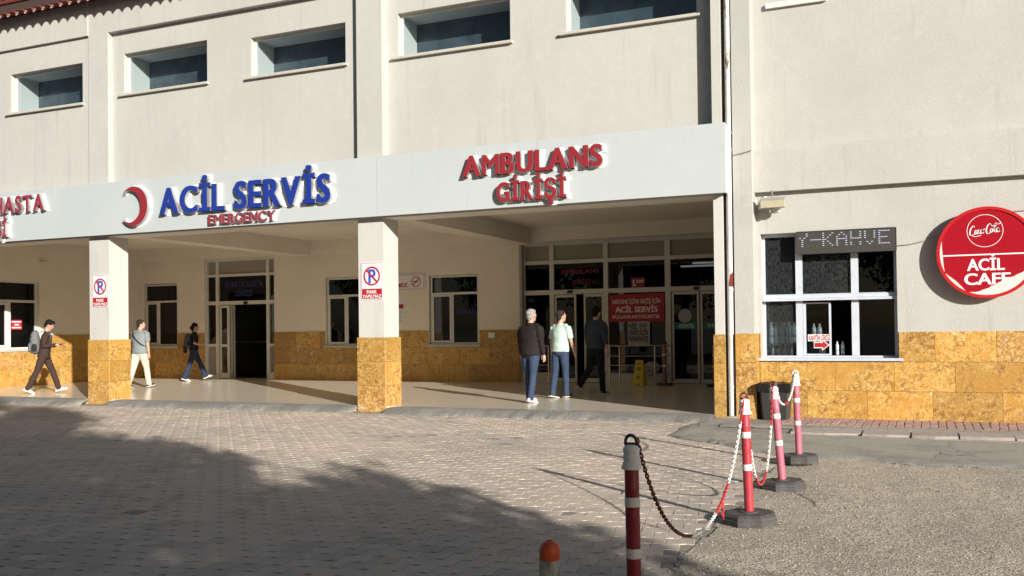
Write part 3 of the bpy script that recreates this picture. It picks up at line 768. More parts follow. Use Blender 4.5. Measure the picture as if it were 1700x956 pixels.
for a, b, c, d in ((-19.58, -19.52, FL+.01, 2.34), (-19.30, -19.22, FL+.01, 2.34), (-19.52, -19.30, FL+.01, .27), (-19.52, -19.30, 1.07, 1.15), (-19.52, -19.30, 2.27, 2.34)): s_.box(a, b, Y2+.01, Y2+.05, c, d)
part(s_, "sliding_leaf", m_alu, dA)
gl = MB(); gl.box(-19.52, -19.30, Y2+.03, Y2+.036, .27, 2.27); part(gl, "pane", m_glass_clean, dA)
s_ = MB(); s_.box(-19.21, -19.12, Y+.02, Y+.06, FL+.01, 2.35); s_.box(-19.10, -19.05, Y+.03, Y+.06, FL+.01, 2.35); part(s_, "leaf_edge", m_alu_dark, dA)
s_ = MB(); s_.prism(rrect(-18.62, -18.48, 2.36, 2.45, .03), 'y', Y-.10, Y-.06); part(s_, "sensor", m_ink, dA)
text_at("AYAKTA HASTA", -19.40, -17.95, 2.90, 3.06, Y-.003, m_inkblue, dA, bold=.03)
text_at("GİRİŞİ", -19.0, -18.35, 2.62, 2.77, Y-.003, m_inkblue, dA, bold=.03)
# door B (ambulance entrance): wide glazed screen
dB = bpy.data.objects.new("glazed_entrance", None); link(dB, B); dB["label"] = "wide glazed screen with two sliding doors in shade"
Y = YB+.20
f_ = MB()
xm = [(-9.52, -9.42), (-8.72, -8.60), (-7.24, -7.12), (-5.64, -5.50), (-3.05, -2.92)]
for a, b in xm: f_.box(a, b, Y-.06, Y+.06, FL, 3.80)
for (a, b), (c, d) in zip(xm[:-1], xm[1:]):
    f_.box(b, c, Y-.055, Y+.055, 3.69, 3.80); f_.box(b, c, Y-.055, Y+.055, 3.20, 3.30); f_.box(b, c, Y-.057, Y+.057, 2.40, 2.52)
for a, b in ((-9.42, -8.72), (-7.12, -5.64)): f_.box(a, b, Y-.055, Y+.055, FL, .36)
part(f_, "frame", m_alu, dB)
mb = MB(); mb.box(-9.52, -9.44, YB-.002, Y-.062, FL, 3.81); part(mb, "jamb", m_alu_dark, dB)
for (a, b), (c, d) in zip(xm[:-1], xm[1:]):
    gl = MB(); gl.box(b, c, Y, Y+.02, 3.30, 3.69); part(gl, "transom_panel", m_blind, dB)
    gl = MB(); gl.box(b, c, Y, Y+.006, 2.52, 3.20); part(gl, "pane", m_glass_dark, dB)
for a, b in ((-9.42, -8.72), (-7.12, -5.64)):
    gl = MB(); gl.box(a, b, Y, Y+.006, .36, 2.40); part(gl, "pane", m_glass_dark, dB)
for a, b in ((-8.59, -8.0), (-7.79, -7.25), (-5.48, -4.80), (-4.77, -3.9), (-3.85, -3.08)):
    s_ = MB(); y2 = Y-.03; t2 = .05
    s_.box(a, a+t2, y2, y2+.045, FL+.015, 2.39); s_.box(b-t2, b, y2, y2+.045, FL+.015, 2.39); s_.box(a+t2, b-t2, y2, y2+.045, FL+.015, .22); s_.box(a+t2, b-t2, y2, y2+.045, 2.32, 2.39)
    lf = part(s_, "sliding_leaf", m_alu, dB)
    gl = MB(); gl.box(a+t2, b-t2, y2+.02, y2+.026, .22, 2.32); part(gl, "pane", m_glass_dark, dB)
    if a > -6:
        v_ = MB(); v_.box(a+t2, b-t2, y2+.012, y2+.017, 1.45, 1.63); part(v_, "green_stripe", m_green, dB)
        if a < -4: text_at("GİRİŞ", a+.17, a+.55, 1.50, 1.575, y2+.011, m_signwhite, dB, bold=.03)
        v_ = MB()
        if a < -5: disc(v_, a+.32, 1.79, .17, y2+.012, y2+.017); part(v_, "round_sticker", m_grayvinyl, dB)
        elif a < -4:
            ring(v_, a+.42, 1.79, .15, .18, y2+.012, y2+.017); ring(v_, a+.42, 1.79, .06, .09, y2+.012, y2+.017); ring(v_, a+.42, 1.79, .11, .12, y2+.012, y2+.017); part(v_, "round_sticker", m_maroonvinyl, dB)
    elif a < -8:
        v_ = MB(); ring(v_, a+.36, 1.79, .13, .17, y2+.012, y2+.017); ring(v_, a+.36, 1.79, .05, .08, y2+.012, y2+.017); part(v_, "round_sticker", m_maroonvinyl, dB)
        v_ = MB(); v_.box(a+t2, b-t2, y2+.012, y2+.017, 1.45, 1.58); part(v_, "green_stripe", m_green, dB)
for xx in (-8.15, -4.85):
    s_ = MB(); s_.prism(rrect(xx-.07, xx+.07, 2.42, 2.50, .03), 'y', Y-.10, Y-.058); part(s_, "sensor", m_ink, dB)
s_ = MB(); s_.box(-7.72, -7.32, Y-.1, Y-.062, 3.22, 3.31) if False else None
text_at("AMBULANS", -8.42, -7.38, 2.93, 3.05, Y-.003, m_inkred, dB, bold=.03)
text_at("GİRİŞİ", -8.10, -7.60, 2.66, 2.77, Y-.003, m_inkred, dB, bold=.03)
v_ = MB(); v_.box(-6.53, -6.17, Y-.004, Y-.001, 2.50, 2.78); part(v_, "door_plate", m_inkred, dB)
text_at("5.", -6.49, -6.39, 2.56, 2.72, Y-.005, m_signwhite, dB, bold=.04); text_at("KAPI", -6.375, -6.20, 2.64, 2.72, Y-.005, m_signwhite, dB, bold=.03)

# dark hall behind the doors
hall = MB()
def qd(mb, *p): mb.add(p, [(0, 1, 2, 3)])
y0, y1 = YB+.26, 31.
qd(hall, (-26, y1, 0), (-2.6, y1, 0), (-2.6, y1, 4.2), (-26, y1, 4.2))
qd(hall, (-26, y0, 0), (-26, y1, 0), (-26, y1, 4.2), (-26, y0, 4.2)); qd(hall, (-2.6, y0, 0), (-2.6, y1, 0), (-2.6, y1, 4.2), (-2.6, y0, 4.2))
qd(hall, (-26, y0-.2, 4.15), (-2.6, y0-.2, 4.15), (-2.6, y1, 4.15), (-26, y1, 4.15))
qd(hall, (-21.0, y0, 0), (-21.0, y1, 0), (-21.0, y1, 4.2), (-21.0, y0, 4.2)); qd(hall, (-16.2, y0, 0), (-16.2, y1, 0), (-16.2, y1, 4.2), (-16.2, y0, 4.2)); qd(hall, (-10.2, y0, 0), (-10.2, y1, 0), (-10.2, y1, 4.2), (-10.2, y0, 4.2))
part(hall, "inner_hall", m_room)
qh = MB(); qd(qh, (-26, 22.45, FL+.004), (-2.9, 22.45, FL+.004), (-2.9, 31, FL+.004), (-26, 31, FL+.004))
qh = MB(); qh.box(-26, -2.7, YB+.3, 31, FL+.002, FL+.006); part(qh, "hall_floor", mat("dark_hall_floor", (.12, .11, .10), .4))
s_ = MB(); s_.box(-19.6, -19.45, 25.2, 25.3, FL, 3.0); s_.box(-18.9, -18.85, 25.2, 25.3, FL, 3.0); s_.box(-18.2, -18.1, 25.2, 25.3, FL, 3.0); s_.box(-21, -16.2, 25.21, 25.29, 1.15, 1.22); s_.box(-21, -16.2, 25.21, 25.29, 2.6, 2.7)
part(s_, "inner_screen", m_alu_dark)
for (xx, yy, zz) in ((-5.1, 26.4, 3.3), (-5.9, 28.4, 3.35)):
    s_ = MB(); s_.box(xx-.6, xx+.6, yy-.05, yy+.05, zz, zz+.05); part(s_, "strip_lamp", m_tube)
# building body behind (keeps light out)
bb = MB(); qd(bb, (-26, 16.3, 4.26), (-2.56, 16.3, 4.26), (-2.56, 16.3, 9.2), (-26, 16.3, 9.2)); qd(bb, (-26, 15.2, 9.2), (-2.56, 15.2, 9.2), (-2.56, 31, 9.2), (-26, 31, 9.2)); qd(bb, (-26, 31.2, 0), (-2.56, 31.2, 0), (-2.56, 31.2, 9.2), (-26, 31.2, 9.2)); qd(bb, (-26, 15.2, 0), (-26, 31.2, 0), (-26, 31.2, 9.2), (-26, 15.2, 9.2))
part(bb, "body", m_room)
# small plate on the dado
mb = MB(); mb.box(-10.42, -10.24, YB-.05, YB-.031, 1.28, 1.42); part(mb, "wall_plate", m_white)

#=ANNEX=
A = thing("cafe_annex", "cream annex wall with amber stone dado and a serving window", "building", (0, 0, 0))
YW = 15.42
hole = (-2.225, -.195, .98, 3.0)
mb = MB(); pierced(mb, -2.29, 5, -.05, 9.2, [hole], YW, YW+.35); aw = mb.build("wall", m_wall2, A)
mb = MB(); mb.prism([(YW, 3.665), (YW-.12, 3.665), (YW-.12, 4.30), (YW, 4.38)], "x", -2.288, 5); mb.build("raised_band", m_wall2, A)
mb = MB(); mb.box(-2.585, -2.29, 15.05, 15.8, 0, 9.2); ap = mb.build("pilaster", m_wall2, A)
for z0, z1 in ((.04, .48), (.48, .94), (.94, 1.40)):
    tile(ap, -2.585, -2.275, z0, z1, 15.02, m=m_trav_worn if z0 < .9 else m_trav); tile(ap, 15.022, YW-.03, z0, z1, -2.262, axis='x')
for z0, z1, of, ct in ((.045, .49, .72, ()), (.49, .94, .30, ()), (.94, 1.40, .85, ((-2.24, -.185),))):
    tile_run(aw, -2.258, 4.9, z0, z1, YW-.03, .88, of, ct)
mb = MB(); mb.box(5, 5.3, 15, 31, 0, 9.2); mb.build("end_wall", m_wall2, A)
mb = MB(); qd(mb, (-2.55, 15.77, 9.2), (5.3, 15.77, 9.2), (5.3, 31, 9.2), (-2.55, 31, 9.2)); mb.build("flat_roof", m_room, A)
# sill of the window above the annex
mb = MB(); mb.box(-2.08, -1.15, YW-.06, YW+.02, 6.63, 6.71); mb.build("sill", m_pvc, A)
wn = bpy.data.objects.new("serving_window", None); link(wn, A)
y = YW+.16; x0, x1, z0, z1 = -2.225, -.195, 1.0, 3.0
f_ = MB()
zt0, zt1 = 1.91, 2.02
f_.box(x0, x0+.045, y, y+.07, z0, z1); f_.box(x1-.045, x1, y, y+.07, z0, z1); f_.box(x0+.045, x1-.045, y, y+.07, z1-.05, z1); f_.box(x0+.045, x1-.045, y, y+.07, z0, z0+.03)
for a, b in ((-1.705, -1.60), (-.865, -.755)): f_.box(a, b, y-.01, y+.08, z0+.03, z1-.05)
f_.build("frame", m_alu_cool, wn)
f_ = MB(); f_.prism([(y-.10, zt0), (y-.10, zt0+.035), (y-.06, zt0+.05), (y-.06, zt1-.02), (y-.03, zt1), (y-.011, zt1), (y-.011, zt0)], 'x', x0+.005, x1-.005); f_.build("transom", m_alu_cool, wn)
f_ = MB(); f_.box(x0-.06, x1+.07, YW-.07, y, z0-.045, z0-.001); f_.build("sill", m_alu_cool, wn)
for a, b, c, d, gm in ((x0+.045, -1.705, zt1, z1-.05, m_glass_cafe), (-1.60, -.865, zt1, z1-.05, m_glass_cafe), (-.755, x1-.045, zt1, z1-.05, m_glass_clean), (x0+.045, -1.705, z0+.03, zt0, m_glass_cafe), (-.755, x1-.045, z0+.03, zt0, m_glass_clean)):
    gl = MB(); gl.box(a, b, y+.03, y+.036, c, d); gl.build("pane", gm, wn)
s_ = MB(); yy = y+.005
for a, b, c, d in ((-1.595, -1.555, z0+.035, zt0-.03), (-1.205, -1.175, z0+.035, zt0-.03), (-1.555, -1.205, z0+.035, z0+.06), (-1.555, -1.205, zt0-.05, zt0-.03)): s_.box(a, b, yy, yy+.05, c, d)
s_.build("sliding_sash", m_alu_cool, wn)
gl = MB(); gl.box(-1.555, -1.205, yy+.02, yy+.026, z0+.06, zt0-.05); gl.build("pane", m_glass_clean, wn)
v_ = MB(); v_.box(-1.53, -1.18, yy-.0060, yy-.0045, 1.262, 1.37); v_.build("sticker_border", m_signwhite, wn)
text_at("KANTİN GİRİŞİ", -1.515, -1.19, 1.275, 1.355, yy-.0065, m_signred, wn, bold=.03)
v_ = MB(); v_.prism([(-1.43, 1.165), (-1.43, 1.235), (-1.30, 1.235), (-1.30, 1.265), (-1.22, 1.20), (-1.30, 1.135), (-1.30, 1.165)], 'y', yy-.0075, yy-.0060); v_.build("arrow_sticker", m_signred, wn)
v_ = MB(); v_.prism([(-1.44, 1.15), (-1.44, 1.25), (-1.315, 1.25), (-1.315, 1.29), (-1.20, 1.20), (-1.315, 1.11), (-1.315, 1.15)], 'y', yy-.0055, yy-.0040); v_.build("sticker_border", m_signwhite, wn)
text_at("DEVAM", -1.51, -1.27, 1.66, 1.75, yy+.03, m_ink, wn, bold=.04)
# interior of the cafe
r_ = MB(); a, b, c, d = -2.27, 1.2, YW+.36, 18.6
qd(r_, (a, d, 0), (b, d, 0), (b, d, 3.3), (a, d, 3.3)); qd(r_, (a, c, 0), (a, d, 0), (a, d, 3.3), (a, c, 3.3)); qd(r_, (b, c, 0), (b, d, 0), (b, d, 3.3), (b, c, 3.3)); qd(r_, (a, c-.3, 3.25), (b, c-.3, 3.25), (b, d, 3.25), (a, d, 3.25)); qd(r_, (a, c, .05), (b, c, .05), (b, d, .05), (a, d, .05))
r_.build("inner_room", mat("cafe_interior", (.07, .068, .065), .9), A)
r_ = MB(); r_.box(-2.2, -.3, YW+.40, YW+.95, .90, .99); r_.build("counter", m_room, A)
r_ = MB(); r_.box(-2.2, -1.72, YW+.40, YW+.80, 1.19, 1.215); r_.build("shelf", mat("shelf_wood", (.20, .12, .06), .6), A)
#=SIGNS=
# ------------------------------------------------------------------ signs
s = thing("emergency_sign", "blue box letters ACİL SERVİS on the white fascia", "sign", (-12.1, 14.85, 3.97)); s_loc = Vector((-12.1, 14.85, 3.97))
def at_world(o, loc):   # children are written in world coordinates
    for ch in o.children: ch.matrix_parent_inverse = Matrix.Translation(-Vector(loc))
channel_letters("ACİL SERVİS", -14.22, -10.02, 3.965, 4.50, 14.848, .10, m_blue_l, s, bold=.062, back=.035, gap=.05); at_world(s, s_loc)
s = thing("emergency_subtitle", "small maroon box letters EMERGENCY under the blue lettering", "sign", (-12.1, 14.85, 3.69))
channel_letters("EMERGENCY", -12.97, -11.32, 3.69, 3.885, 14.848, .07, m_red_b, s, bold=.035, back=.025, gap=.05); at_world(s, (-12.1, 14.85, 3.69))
s = thing("ambulance_sign", "red box letters AMBULANS over GİRİŞİ on the fascia", "sign", (-6, 14.85, 3.7))
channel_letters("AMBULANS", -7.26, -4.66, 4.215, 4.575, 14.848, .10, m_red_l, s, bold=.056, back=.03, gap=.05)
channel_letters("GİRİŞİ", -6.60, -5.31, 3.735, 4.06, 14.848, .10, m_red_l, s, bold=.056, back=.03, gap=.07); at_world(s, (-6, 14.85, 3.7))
s = thing("outpatient_sign", "maroon box letters ending HASTA cut by the photo edge", "sign", (-18.2, 14.85, 3.7))
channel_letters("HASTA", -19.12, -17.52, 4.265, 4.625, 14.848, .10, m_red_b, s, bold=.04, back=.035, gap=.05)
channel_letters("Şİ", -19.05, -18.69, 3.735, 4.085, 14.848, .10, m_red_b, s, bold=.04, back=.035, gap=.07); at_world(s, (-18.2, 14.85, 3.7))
# crescent
def crescent(k, y0, y1, dx=0.):
    """sickle outline: outer arc minus shifted inner arc"""
    cx, cz, R_ = -14.925+dx, 4.18, .415
    ix, iz, r2 = cx-.115, cz, .335
    # intersections
    d_ = .115; a = (R_**2-r2**2+d_**2)/(2*d_); h = math.sqrt(max(R_**2-a*a, 1e-6)); a0 = math.atan2(h, -a)
    R2 = R_+k; r3 = r2-k
    out = [(cx+R2*math.cos(t)*.93, cz+R2*math.sin(t)) for t in np.linspace(-a0, a0, 40)]
    b0 = math.atan2(h, -a+d_)
    inn = [(ix+r3*math.cos(t)*.93, iz+r3*math.sin(t)) for t in np.linspace(b0, -b0, 40)]
    vs = []; fs = []
    n_ = 40
    for yy in (y0, y1):
        vs += [(p[0], yy, p[1]) for p in out] + [(p[0], yy, p[1]) for p in inn[::-1]]
    for i in range(n_-1):
        fs += [(i, i+1, n_+i+1, n_+i), (2*n_+i, 3*n_+i, 3*n_+i+1, 2*n_+i+1)]
        fs += [(i, 2*n_+i, 2*n_+i+1, i+1), (n_+i, n_+i+1, 3*n_+i+1, 3*n_+i)]
    fs += [(0, n_, 3*n_, 2*n_), (n_-1, 3*n_-1, 4*n_-1, 2*n_-1)]
    mi = []
    for i in range(n_-1): mi += [0, 0, 1, 1]
    mi += [1, 1]
    mb = MB(); mb.add(vs, fs); mb.m = mi; return mb
s = thing("crescent_emblem", "red crescent emblem beside the blue lettering", "emblem", (-14.9, 14.85, 3.77))
crescent(0, 14.748, 14.836).build("crescent", [m_red_l, m_silver], s); crescent(.035, 14.836, 14.852, .012).build("glare_plate", m_glare, s); at_world(s, (-14.9, 14.85, 3.77))  # second outline paints reflected sun around the crescent

def no_parking(x0, x1, z0, z1, y, label):
    s = thing("no_parking_sign", label, "sign", (x0, y, z0), group="no parking signs on the porch pillars")
    mb = MB(); mb.prism(rrect(x0, x1, z0, z1, .03), 'y', y-.012, y); mb.build("panel", m_signwhite, s)
    mb = MB(); pw = x1-x0; zb = z0+(z1-z0)*.29
    mb.prism([(x0+.015, z0+.03), (x0+.03, z0+.015), (x1-.03, z0+.015), (x1-.015, z0+.03), (x1-.015, zb), (x0+.015, zb)], 'y', y-.0145, y-.0125)
    for a, b, c, d in ((x0+.012, x1-.012, z1-.02, z1-.012), (x0+.012, x0+.018, zb, z1-.02), (x1-.018, x1-.012, zb, z1-.02)): mb.box(a, b, y-.0145, y-.0125, c, d)
    mb.build("red_field", m_signred, s)
    cx, cz, R_ = (x0+x1)/2, zb+(z1-.02-zb)*.5, (x1-x0)*.385
    text_at("P", cx-.075, cx+.085, cz-.13, cz+.13, y-.013, m_signblue, s, "symbol", bold=.04)
    mb = MB(); ring(mb, cx, cz, R_*.82, R_, y-.017, y-.0135)
    dx = R_*.62; w_ = .017; q = .7071
    mb.prism([(cx-dx-w_*q, cz+dx-w_*q), (cx+dx-w_*q, cz-dx-w_*q), (cx+dx+w_*q, cz-dx+w_*q), (cx-dx+w_*q, cz+dx+w_*q)], 'y', y-.0175, y-.015); mb.build("prohibition_ring", m_signred, s)
    text_at("PARK", cx-.11, cx+.11, z0+.112, z0+.175, y-.0146, m_signwhite, s, bold=.03)
    text_at("YAPILMAZ", x0+.03, x1-.03, z0+.03, z0+.092, y-.0146, m_signwhite, s, bold=.03); at_world(s, (x0, y, z0))
no_parking(-16.385, -15.925, 2.10, 2.80, 15.029, "no parking sign on the pillar beside the cream-trousered walker")
no_parking(-9.535, -9.065, 2.10, 2.80, 15.029, "no parking sign on the pillar before the barred windows")

s = thing("no_smoking_sign", "white wall sign with a crossed cigarette and red MEZ", "sign", (-13, YB, 2.6))
y = YB-.002
mb = MB(); mb.box(-14.2, -12.34, y-.02, y, 2.62, 3.09); mb.build("panel", m_signwhite, s)
mb = MB()
for a, b, c, d in ((-14.17, -12.37, 3.05, 3.06), (-14.17, -12.37, 2.65, 2.66), (-12.38, -12.37, 2.66, 3.05)): mb.box(a, b, y-.023, y-.0205, c, d)
ring(mb, -12.62, 2.86, .125, .15, y-.023, y-.0205); mb.prism([(-12.73, 2.77), (-12.71, 2.75), (-12.51, 2.95), (-12.53, 2.97)], 'y', y-.024, y-.0206); mb.build("prohibition_ring", m_signred, s)
mb = MB(); mb.box(-12.72, -12.55, y-.0225, y-.0206, 2.845, 2.875); mb.build("cigarette", m_ink, s)
text_at("MEZ.", -13.25, -12.85, 2.72, 2.83, y-.0205, m_signred, s, bold=.04); at_world(s, (-13, YB, 2.6))
s = thing("notice_sheet", "small white notice with a red box beside the pillar", "notice", (-13.1, YB, 1.68))
mb = MB(); mb.box(-13.45, -12.97, y-.008, y, 1.68, 2.46); mb.build("sheet", m_signwhite, s)
mb = MB(); mb.box(-13.28, -13.03, y-.010, y-.0085, 2.12, 2.24); mb.build("red_box", m_signred, s)
mb = MB()
for k in range(8): mb.box(-13.40, -13.03-.03*(k % 3), y-.010, y-.0085, 1.74+k*.045, 1.755+k*.045)
mb.build("print_lines", m_grayvinyl, s); at_world(s, (-13.1, YB, 1.68))
Y = YB+.20
s = thing("hospital_banner", "red banner reading HASTANE İÇİNE GEÇİŞ İÇİN on the glass", "banner", (-6.4, Y, 1.65))
yb = Y-.075
mb = MB(); mb.prism([(-7.09, 1.66), (-5.66, 1.65), (-5.67, 2.37), (-7.08, 2.35)], 'y', yb-.004, yb); mb.build("sheet", mat("banner_red", (.36, .012, .03), .6), s)
text_at("HASTANE İÇİNE GEÇİŞ İÇİN", -7.0, -5.76, 2.12, 2.225, yb-.004, m_signwhite, s, bold=.03)
text_at("ACİL SERVİS", -6.93, -5.83, 1.90, 2.04, yb-.004, m_signwhite, s, bold=.045)
text_at("KULLANILMAYACAKTIR.", -7.0, -5.76, 1.745, 1.83, yb-.004, m_signwhite, s, bold=.03); at_world(s, (-6.4, Y, 1.65))
s = thing("paper_poster", "crumpled white poster under the red banner", "poster", (-6.3, Y, 1.03))
mb = sheet(-6.60, -6.03, 1.03, 1.66, 14, 16, lambda x, z: yb-.012-.012*abs(nz(x, z, 7, 3)))
mb.v = [(a, c, b) for a, b, c in mb.v]; mb.build("sheet", mat("poster_paper", (.42, .43, .40), .8), s)
for i, tx in enumerate(("BİZ", "SENİN İÇİN", "BURADAYIZ")):
    text_at(tx, -6.57, (-6.36, -6.08, -6.07)[i], 1.49-.16*i, 1.61-.16*i, yb-.03, m_ink, s, bold=.03)
mb = MB()
for k in range(3): mb.box(-6.30, -6.10, yb-.034, yb-.028, 1.52+.035*k, 1.535+.035*k)
mb.build("print_lines", m_ink, s); at_world(s, (-6.3, Y, 1.03))
s = thing("window_sticker", "red sticker with white lines on the side window", "sticker", (XS-.09, 18.2, 1.7))
mb = MB(); mb.box(XS-.124, XS-.121, 18.05, 18.40, 1.66, 1.93); mb.build("sheet", m_signred, s)
mb = MB()
for k in range(3): mb.box(XS-.1205, XS-.1195, 18.08+.02*(k == 1)*4, 18.37-.06*(k == 1), 1.70+.08*k, 1.735+.08*k)
mb.build("print_lines", m_signwhite, s); at_world(s, (XS-.09, 18.2, 1.7))

# LED board
s = thing("led_sign", "dark LED board showing KAHVE across the serving window", "sign", (-.9, YW, 2.65))
x0, x1, z0, z1 = -1.665, -.19, 2.645, 3.005
mb = MB(); mb.box(x0, x1, YW-.03, YW+.10, z0, z1); mb.build("panel", m_led, s)
mb = MB()
for k in range(36): mb.box(x0+.02+k*(x1-x0-.04)/36, x0+.02+(k+.5)*(x1-x0-.04)/36, YW-.036, YW-.031, z1-.012, z1+.004)
for k in range(9): mb.box(x1-.010, x1+.004, YW-.036, YW-.031, z0+.02+k*.038, z0+.04+k*.038)
mb.build("case_teeth", m_ink, s)
fontd = {'K': ["10001","10010","10100","11000","10100","10010","10001"], 'A': ["00100","01010","10001","11111","10001","10001","10001"], 'H': ["10001","10001","10001","11111","10001","10001","10001"],
         'V': ["10001","10001","10001","10001","01010","01010","00100"], 'E': ["11111","10000","10000","11110","10000","10000","11111"], '-': ["00000","00000","00000","11111","00000","00000","00000"], 'Y': ["10001","10001","01010","00100","00100","00100","00100"]}
mb = MB(); px = x0+.012
for ch in "Y-KAHVE":
    for r_, row in enumerate(fontd[ch]):
        if r_ == 4 and random.random() < .5: continue
        for c_i, bit in enumerate(row):
            if bit == '1':
                xx = px+c_i*.034; zz = z1-.05-r_*.032
                if ch == 'Y' and c_i < 1: continue
                mb.box(xx, xx+.027, YW-.0345, YW-.0305, zz, zz+.014)
    px += .034*5+.035 if ch != '-' else .034*5+.01
mb.build("lit_diodes", m_leddot, s); at_world(s, (-.9, YW, 2.65))

# round cafe sign
s = thing("round_cafe_sign", "round red light box reading ACİL CAFE with peeling film", "sign", (1.02, YW, 1.88)); sl3 = (1.02, YW, 1.88)
cx, cz, R_ = 1.03, 2.553, .672; yf = 15.24
mb = MB(); disc(mb, cx, cz, R_-.02, yf+.012, YW-.01, 64); mb.build("case", m_discrim, s, True)
mb = MB(); ring(mb, cx, cz, R_-.045, R_, yf-.01, yf+.03, 64); mb.build("rim", m_discrim, s, True)
mb = MB(); disc(mb, cx, cz, R_-.044, yf+.004, yf+.011, 64); mb.build("face", m_discred, s)
mb = MB(); mb.box(cx-.60, cx+.60, yf+.0005, yf+.0035, 2.512, 2.532); ring(mb, cx-.02, 2.87, .232, .240, yf+.0005, yf+.0035, 48); mb.build("white_lines", m_signwhite, s)
text_at("ACİL", .765, 1.26, 2.292, 2.462, yf+.003, m_signwhite, s, bold=.036); text_at("CAFE", .725, 1.335, 2.085, 2.25, yf+.003, m_signwhite, s, bold=.036)
# script logo from a pen path
def pen(path, w, y, mtl, parent, name):
    mb = MB()
    for pts in path:
        P = [Vector((p[0], p[1])) for p in pts]; L_ = []; Rr = []
        dn = []
        for i in range(len(P)-1):
            for k in range(4):
                t = k/4; p0, p1, p2, p3 = P[max(i-1, 0)], P[i], P[i+1], P[min(i+2, len(P)-1)]
                dn.append(.5*((2*p1)+(p2-p0)*t+(2*p0-5*p1+4*p2-p3)*t*t+(3*p1-p0-3*p2+p3)*t**3))
        dn.append(P[-1]); n_ = len(dn)
        for i in range(n_):
            d = (dn[min(i+1, n_-1)]-dn[max(i-1, 0)]); d.normalize()
            ww = w*(.45+.55*abs(d.y))*(.35+.65*math.sin(math.pi*(i+.6)/(n_+.2)))
            L_.append((dn[i].x-d.y*ww, y, dn[i].y+d.x*ww)); Rr.append((dn[i].x+d.y*ww, y, dn[i].y-d.x*ww))
        vs = L_+Rr; vs += [(a, b-.002, c) for a, b, c in vs]
        fs = []
        for i in range(n_-1): fs += [(2*n_+i, 2*n_+i+1, 3*n_+i+1, 3*n_+i), (i, i+1, 2*n_+i+1, 2*n_+i), (n_+i, 3*n_+i, 3*n_+i+1, n_+i+1)]
        mb.add(vs, fs)
    return mb.build(name, mtl, parent)
ox, oz, sc_ = .805, 2.80, .395
C1 = [(.17,.30),(.16,.36),(.10,.34),(.03,.20),(.02,.06),(.08,.02),(.18,.06)]
o1 = [(.24,.20),(.20,.19),(.18,.10),(.21,.06),(.25,.10),(.26,.18),(.23,.20)]
c1 = [(.34,.19),(.31,.20),(.28,.12),(.30,.06),(.36,.09)]
a1 = [(.44,.19),(.40,.20),(.37,.11),(.39,.06),(.44,.14),(.45,.21),(.43,.10),(.45,.06),(.49,.11)]
hy = [(.47,.20),(.54,.22)]
C2 = [(.72,.34),(.70,.40),(.62,.34),(.57,.18),(.58,.06),(.64,.03),(.71,.08)]
o2 = [(.76,.21),(.72,.20),(.70,.11),(.73,.07),(.77,.11),(.78,.19),(.75,.21)]
l2 = [(.80,.14),(.88,.30),(.90,.40),(.86,.34),(.83,.14),(.85,.07),(.89,.10)]
a2 = [(.97,.20),(.93,.21),(.90,.12),(.92,.07),(.97,.15),(.98,.22),(.96,.11),(.98,.07),(1.02,.11)]
sw1 = [(.08,.02),(.16,-.03),(.28,-.03),(.40,.0)]
sw2 = [(.70,.38),(.78,.30),(.90,.36),(1.0,.36),(1.04,.41)]
pen([[(ox+x*sc_, oz+(z)*sc_+x*.02) for x, z in st_] for st_ in (C1, o1, c1, a1, hy, C2, o2, l2, a2, sw1, sw2)], .0088, yf+.003, m_signwhite, s, "script_logo")
# peeled film at the lower rim: pale backing and lifted strips
def arcstrip(a0, a1, r0f, r1, y0, y1, n_=24):
    mb = MB(); vs = []
    for i in range(n_+1):
        a = rad(a0+(a1-a0)*i/n_); t = i/n_; r0 = r0f(t)
        for y_ in (y0, y1): vs += [(cx+r0*math.cos(a), y_, cz+r0*math.sin(a)), (cx+r1*math.cos(a), y_, cz+r1*math.sin(a))]
    fs = []
    for i in range(n_):
        q = i*4; fs += [(q, q+4, q+5, q+1), (q+2, q+3, q+7, q+6), (q, q+2, q+6, q+4)]
    return mb.add(vs, fs)
arcstrip(-112, -15, lambda t: .622-.16*math.sin(math.pi*min(1, t*1.02))**1.2+.012*noise.noise((t*19, 1, 2)), .625, yf-.004, yf+.003).build("peeled_film", m_peel, s)
arcstrip(163, 205, lambda t: .622-.035*math.sin(math.pi*t), .625, yf-.003, yf+.003).build("peeled_film", m_peel, s)
arcstrip(208, 242, lambda t: .622-.04*math.sin(math.pi*t), .625, yf-.003, yf+.003).build("peeled_film", m_peel, s)
at_world(s, sl3)

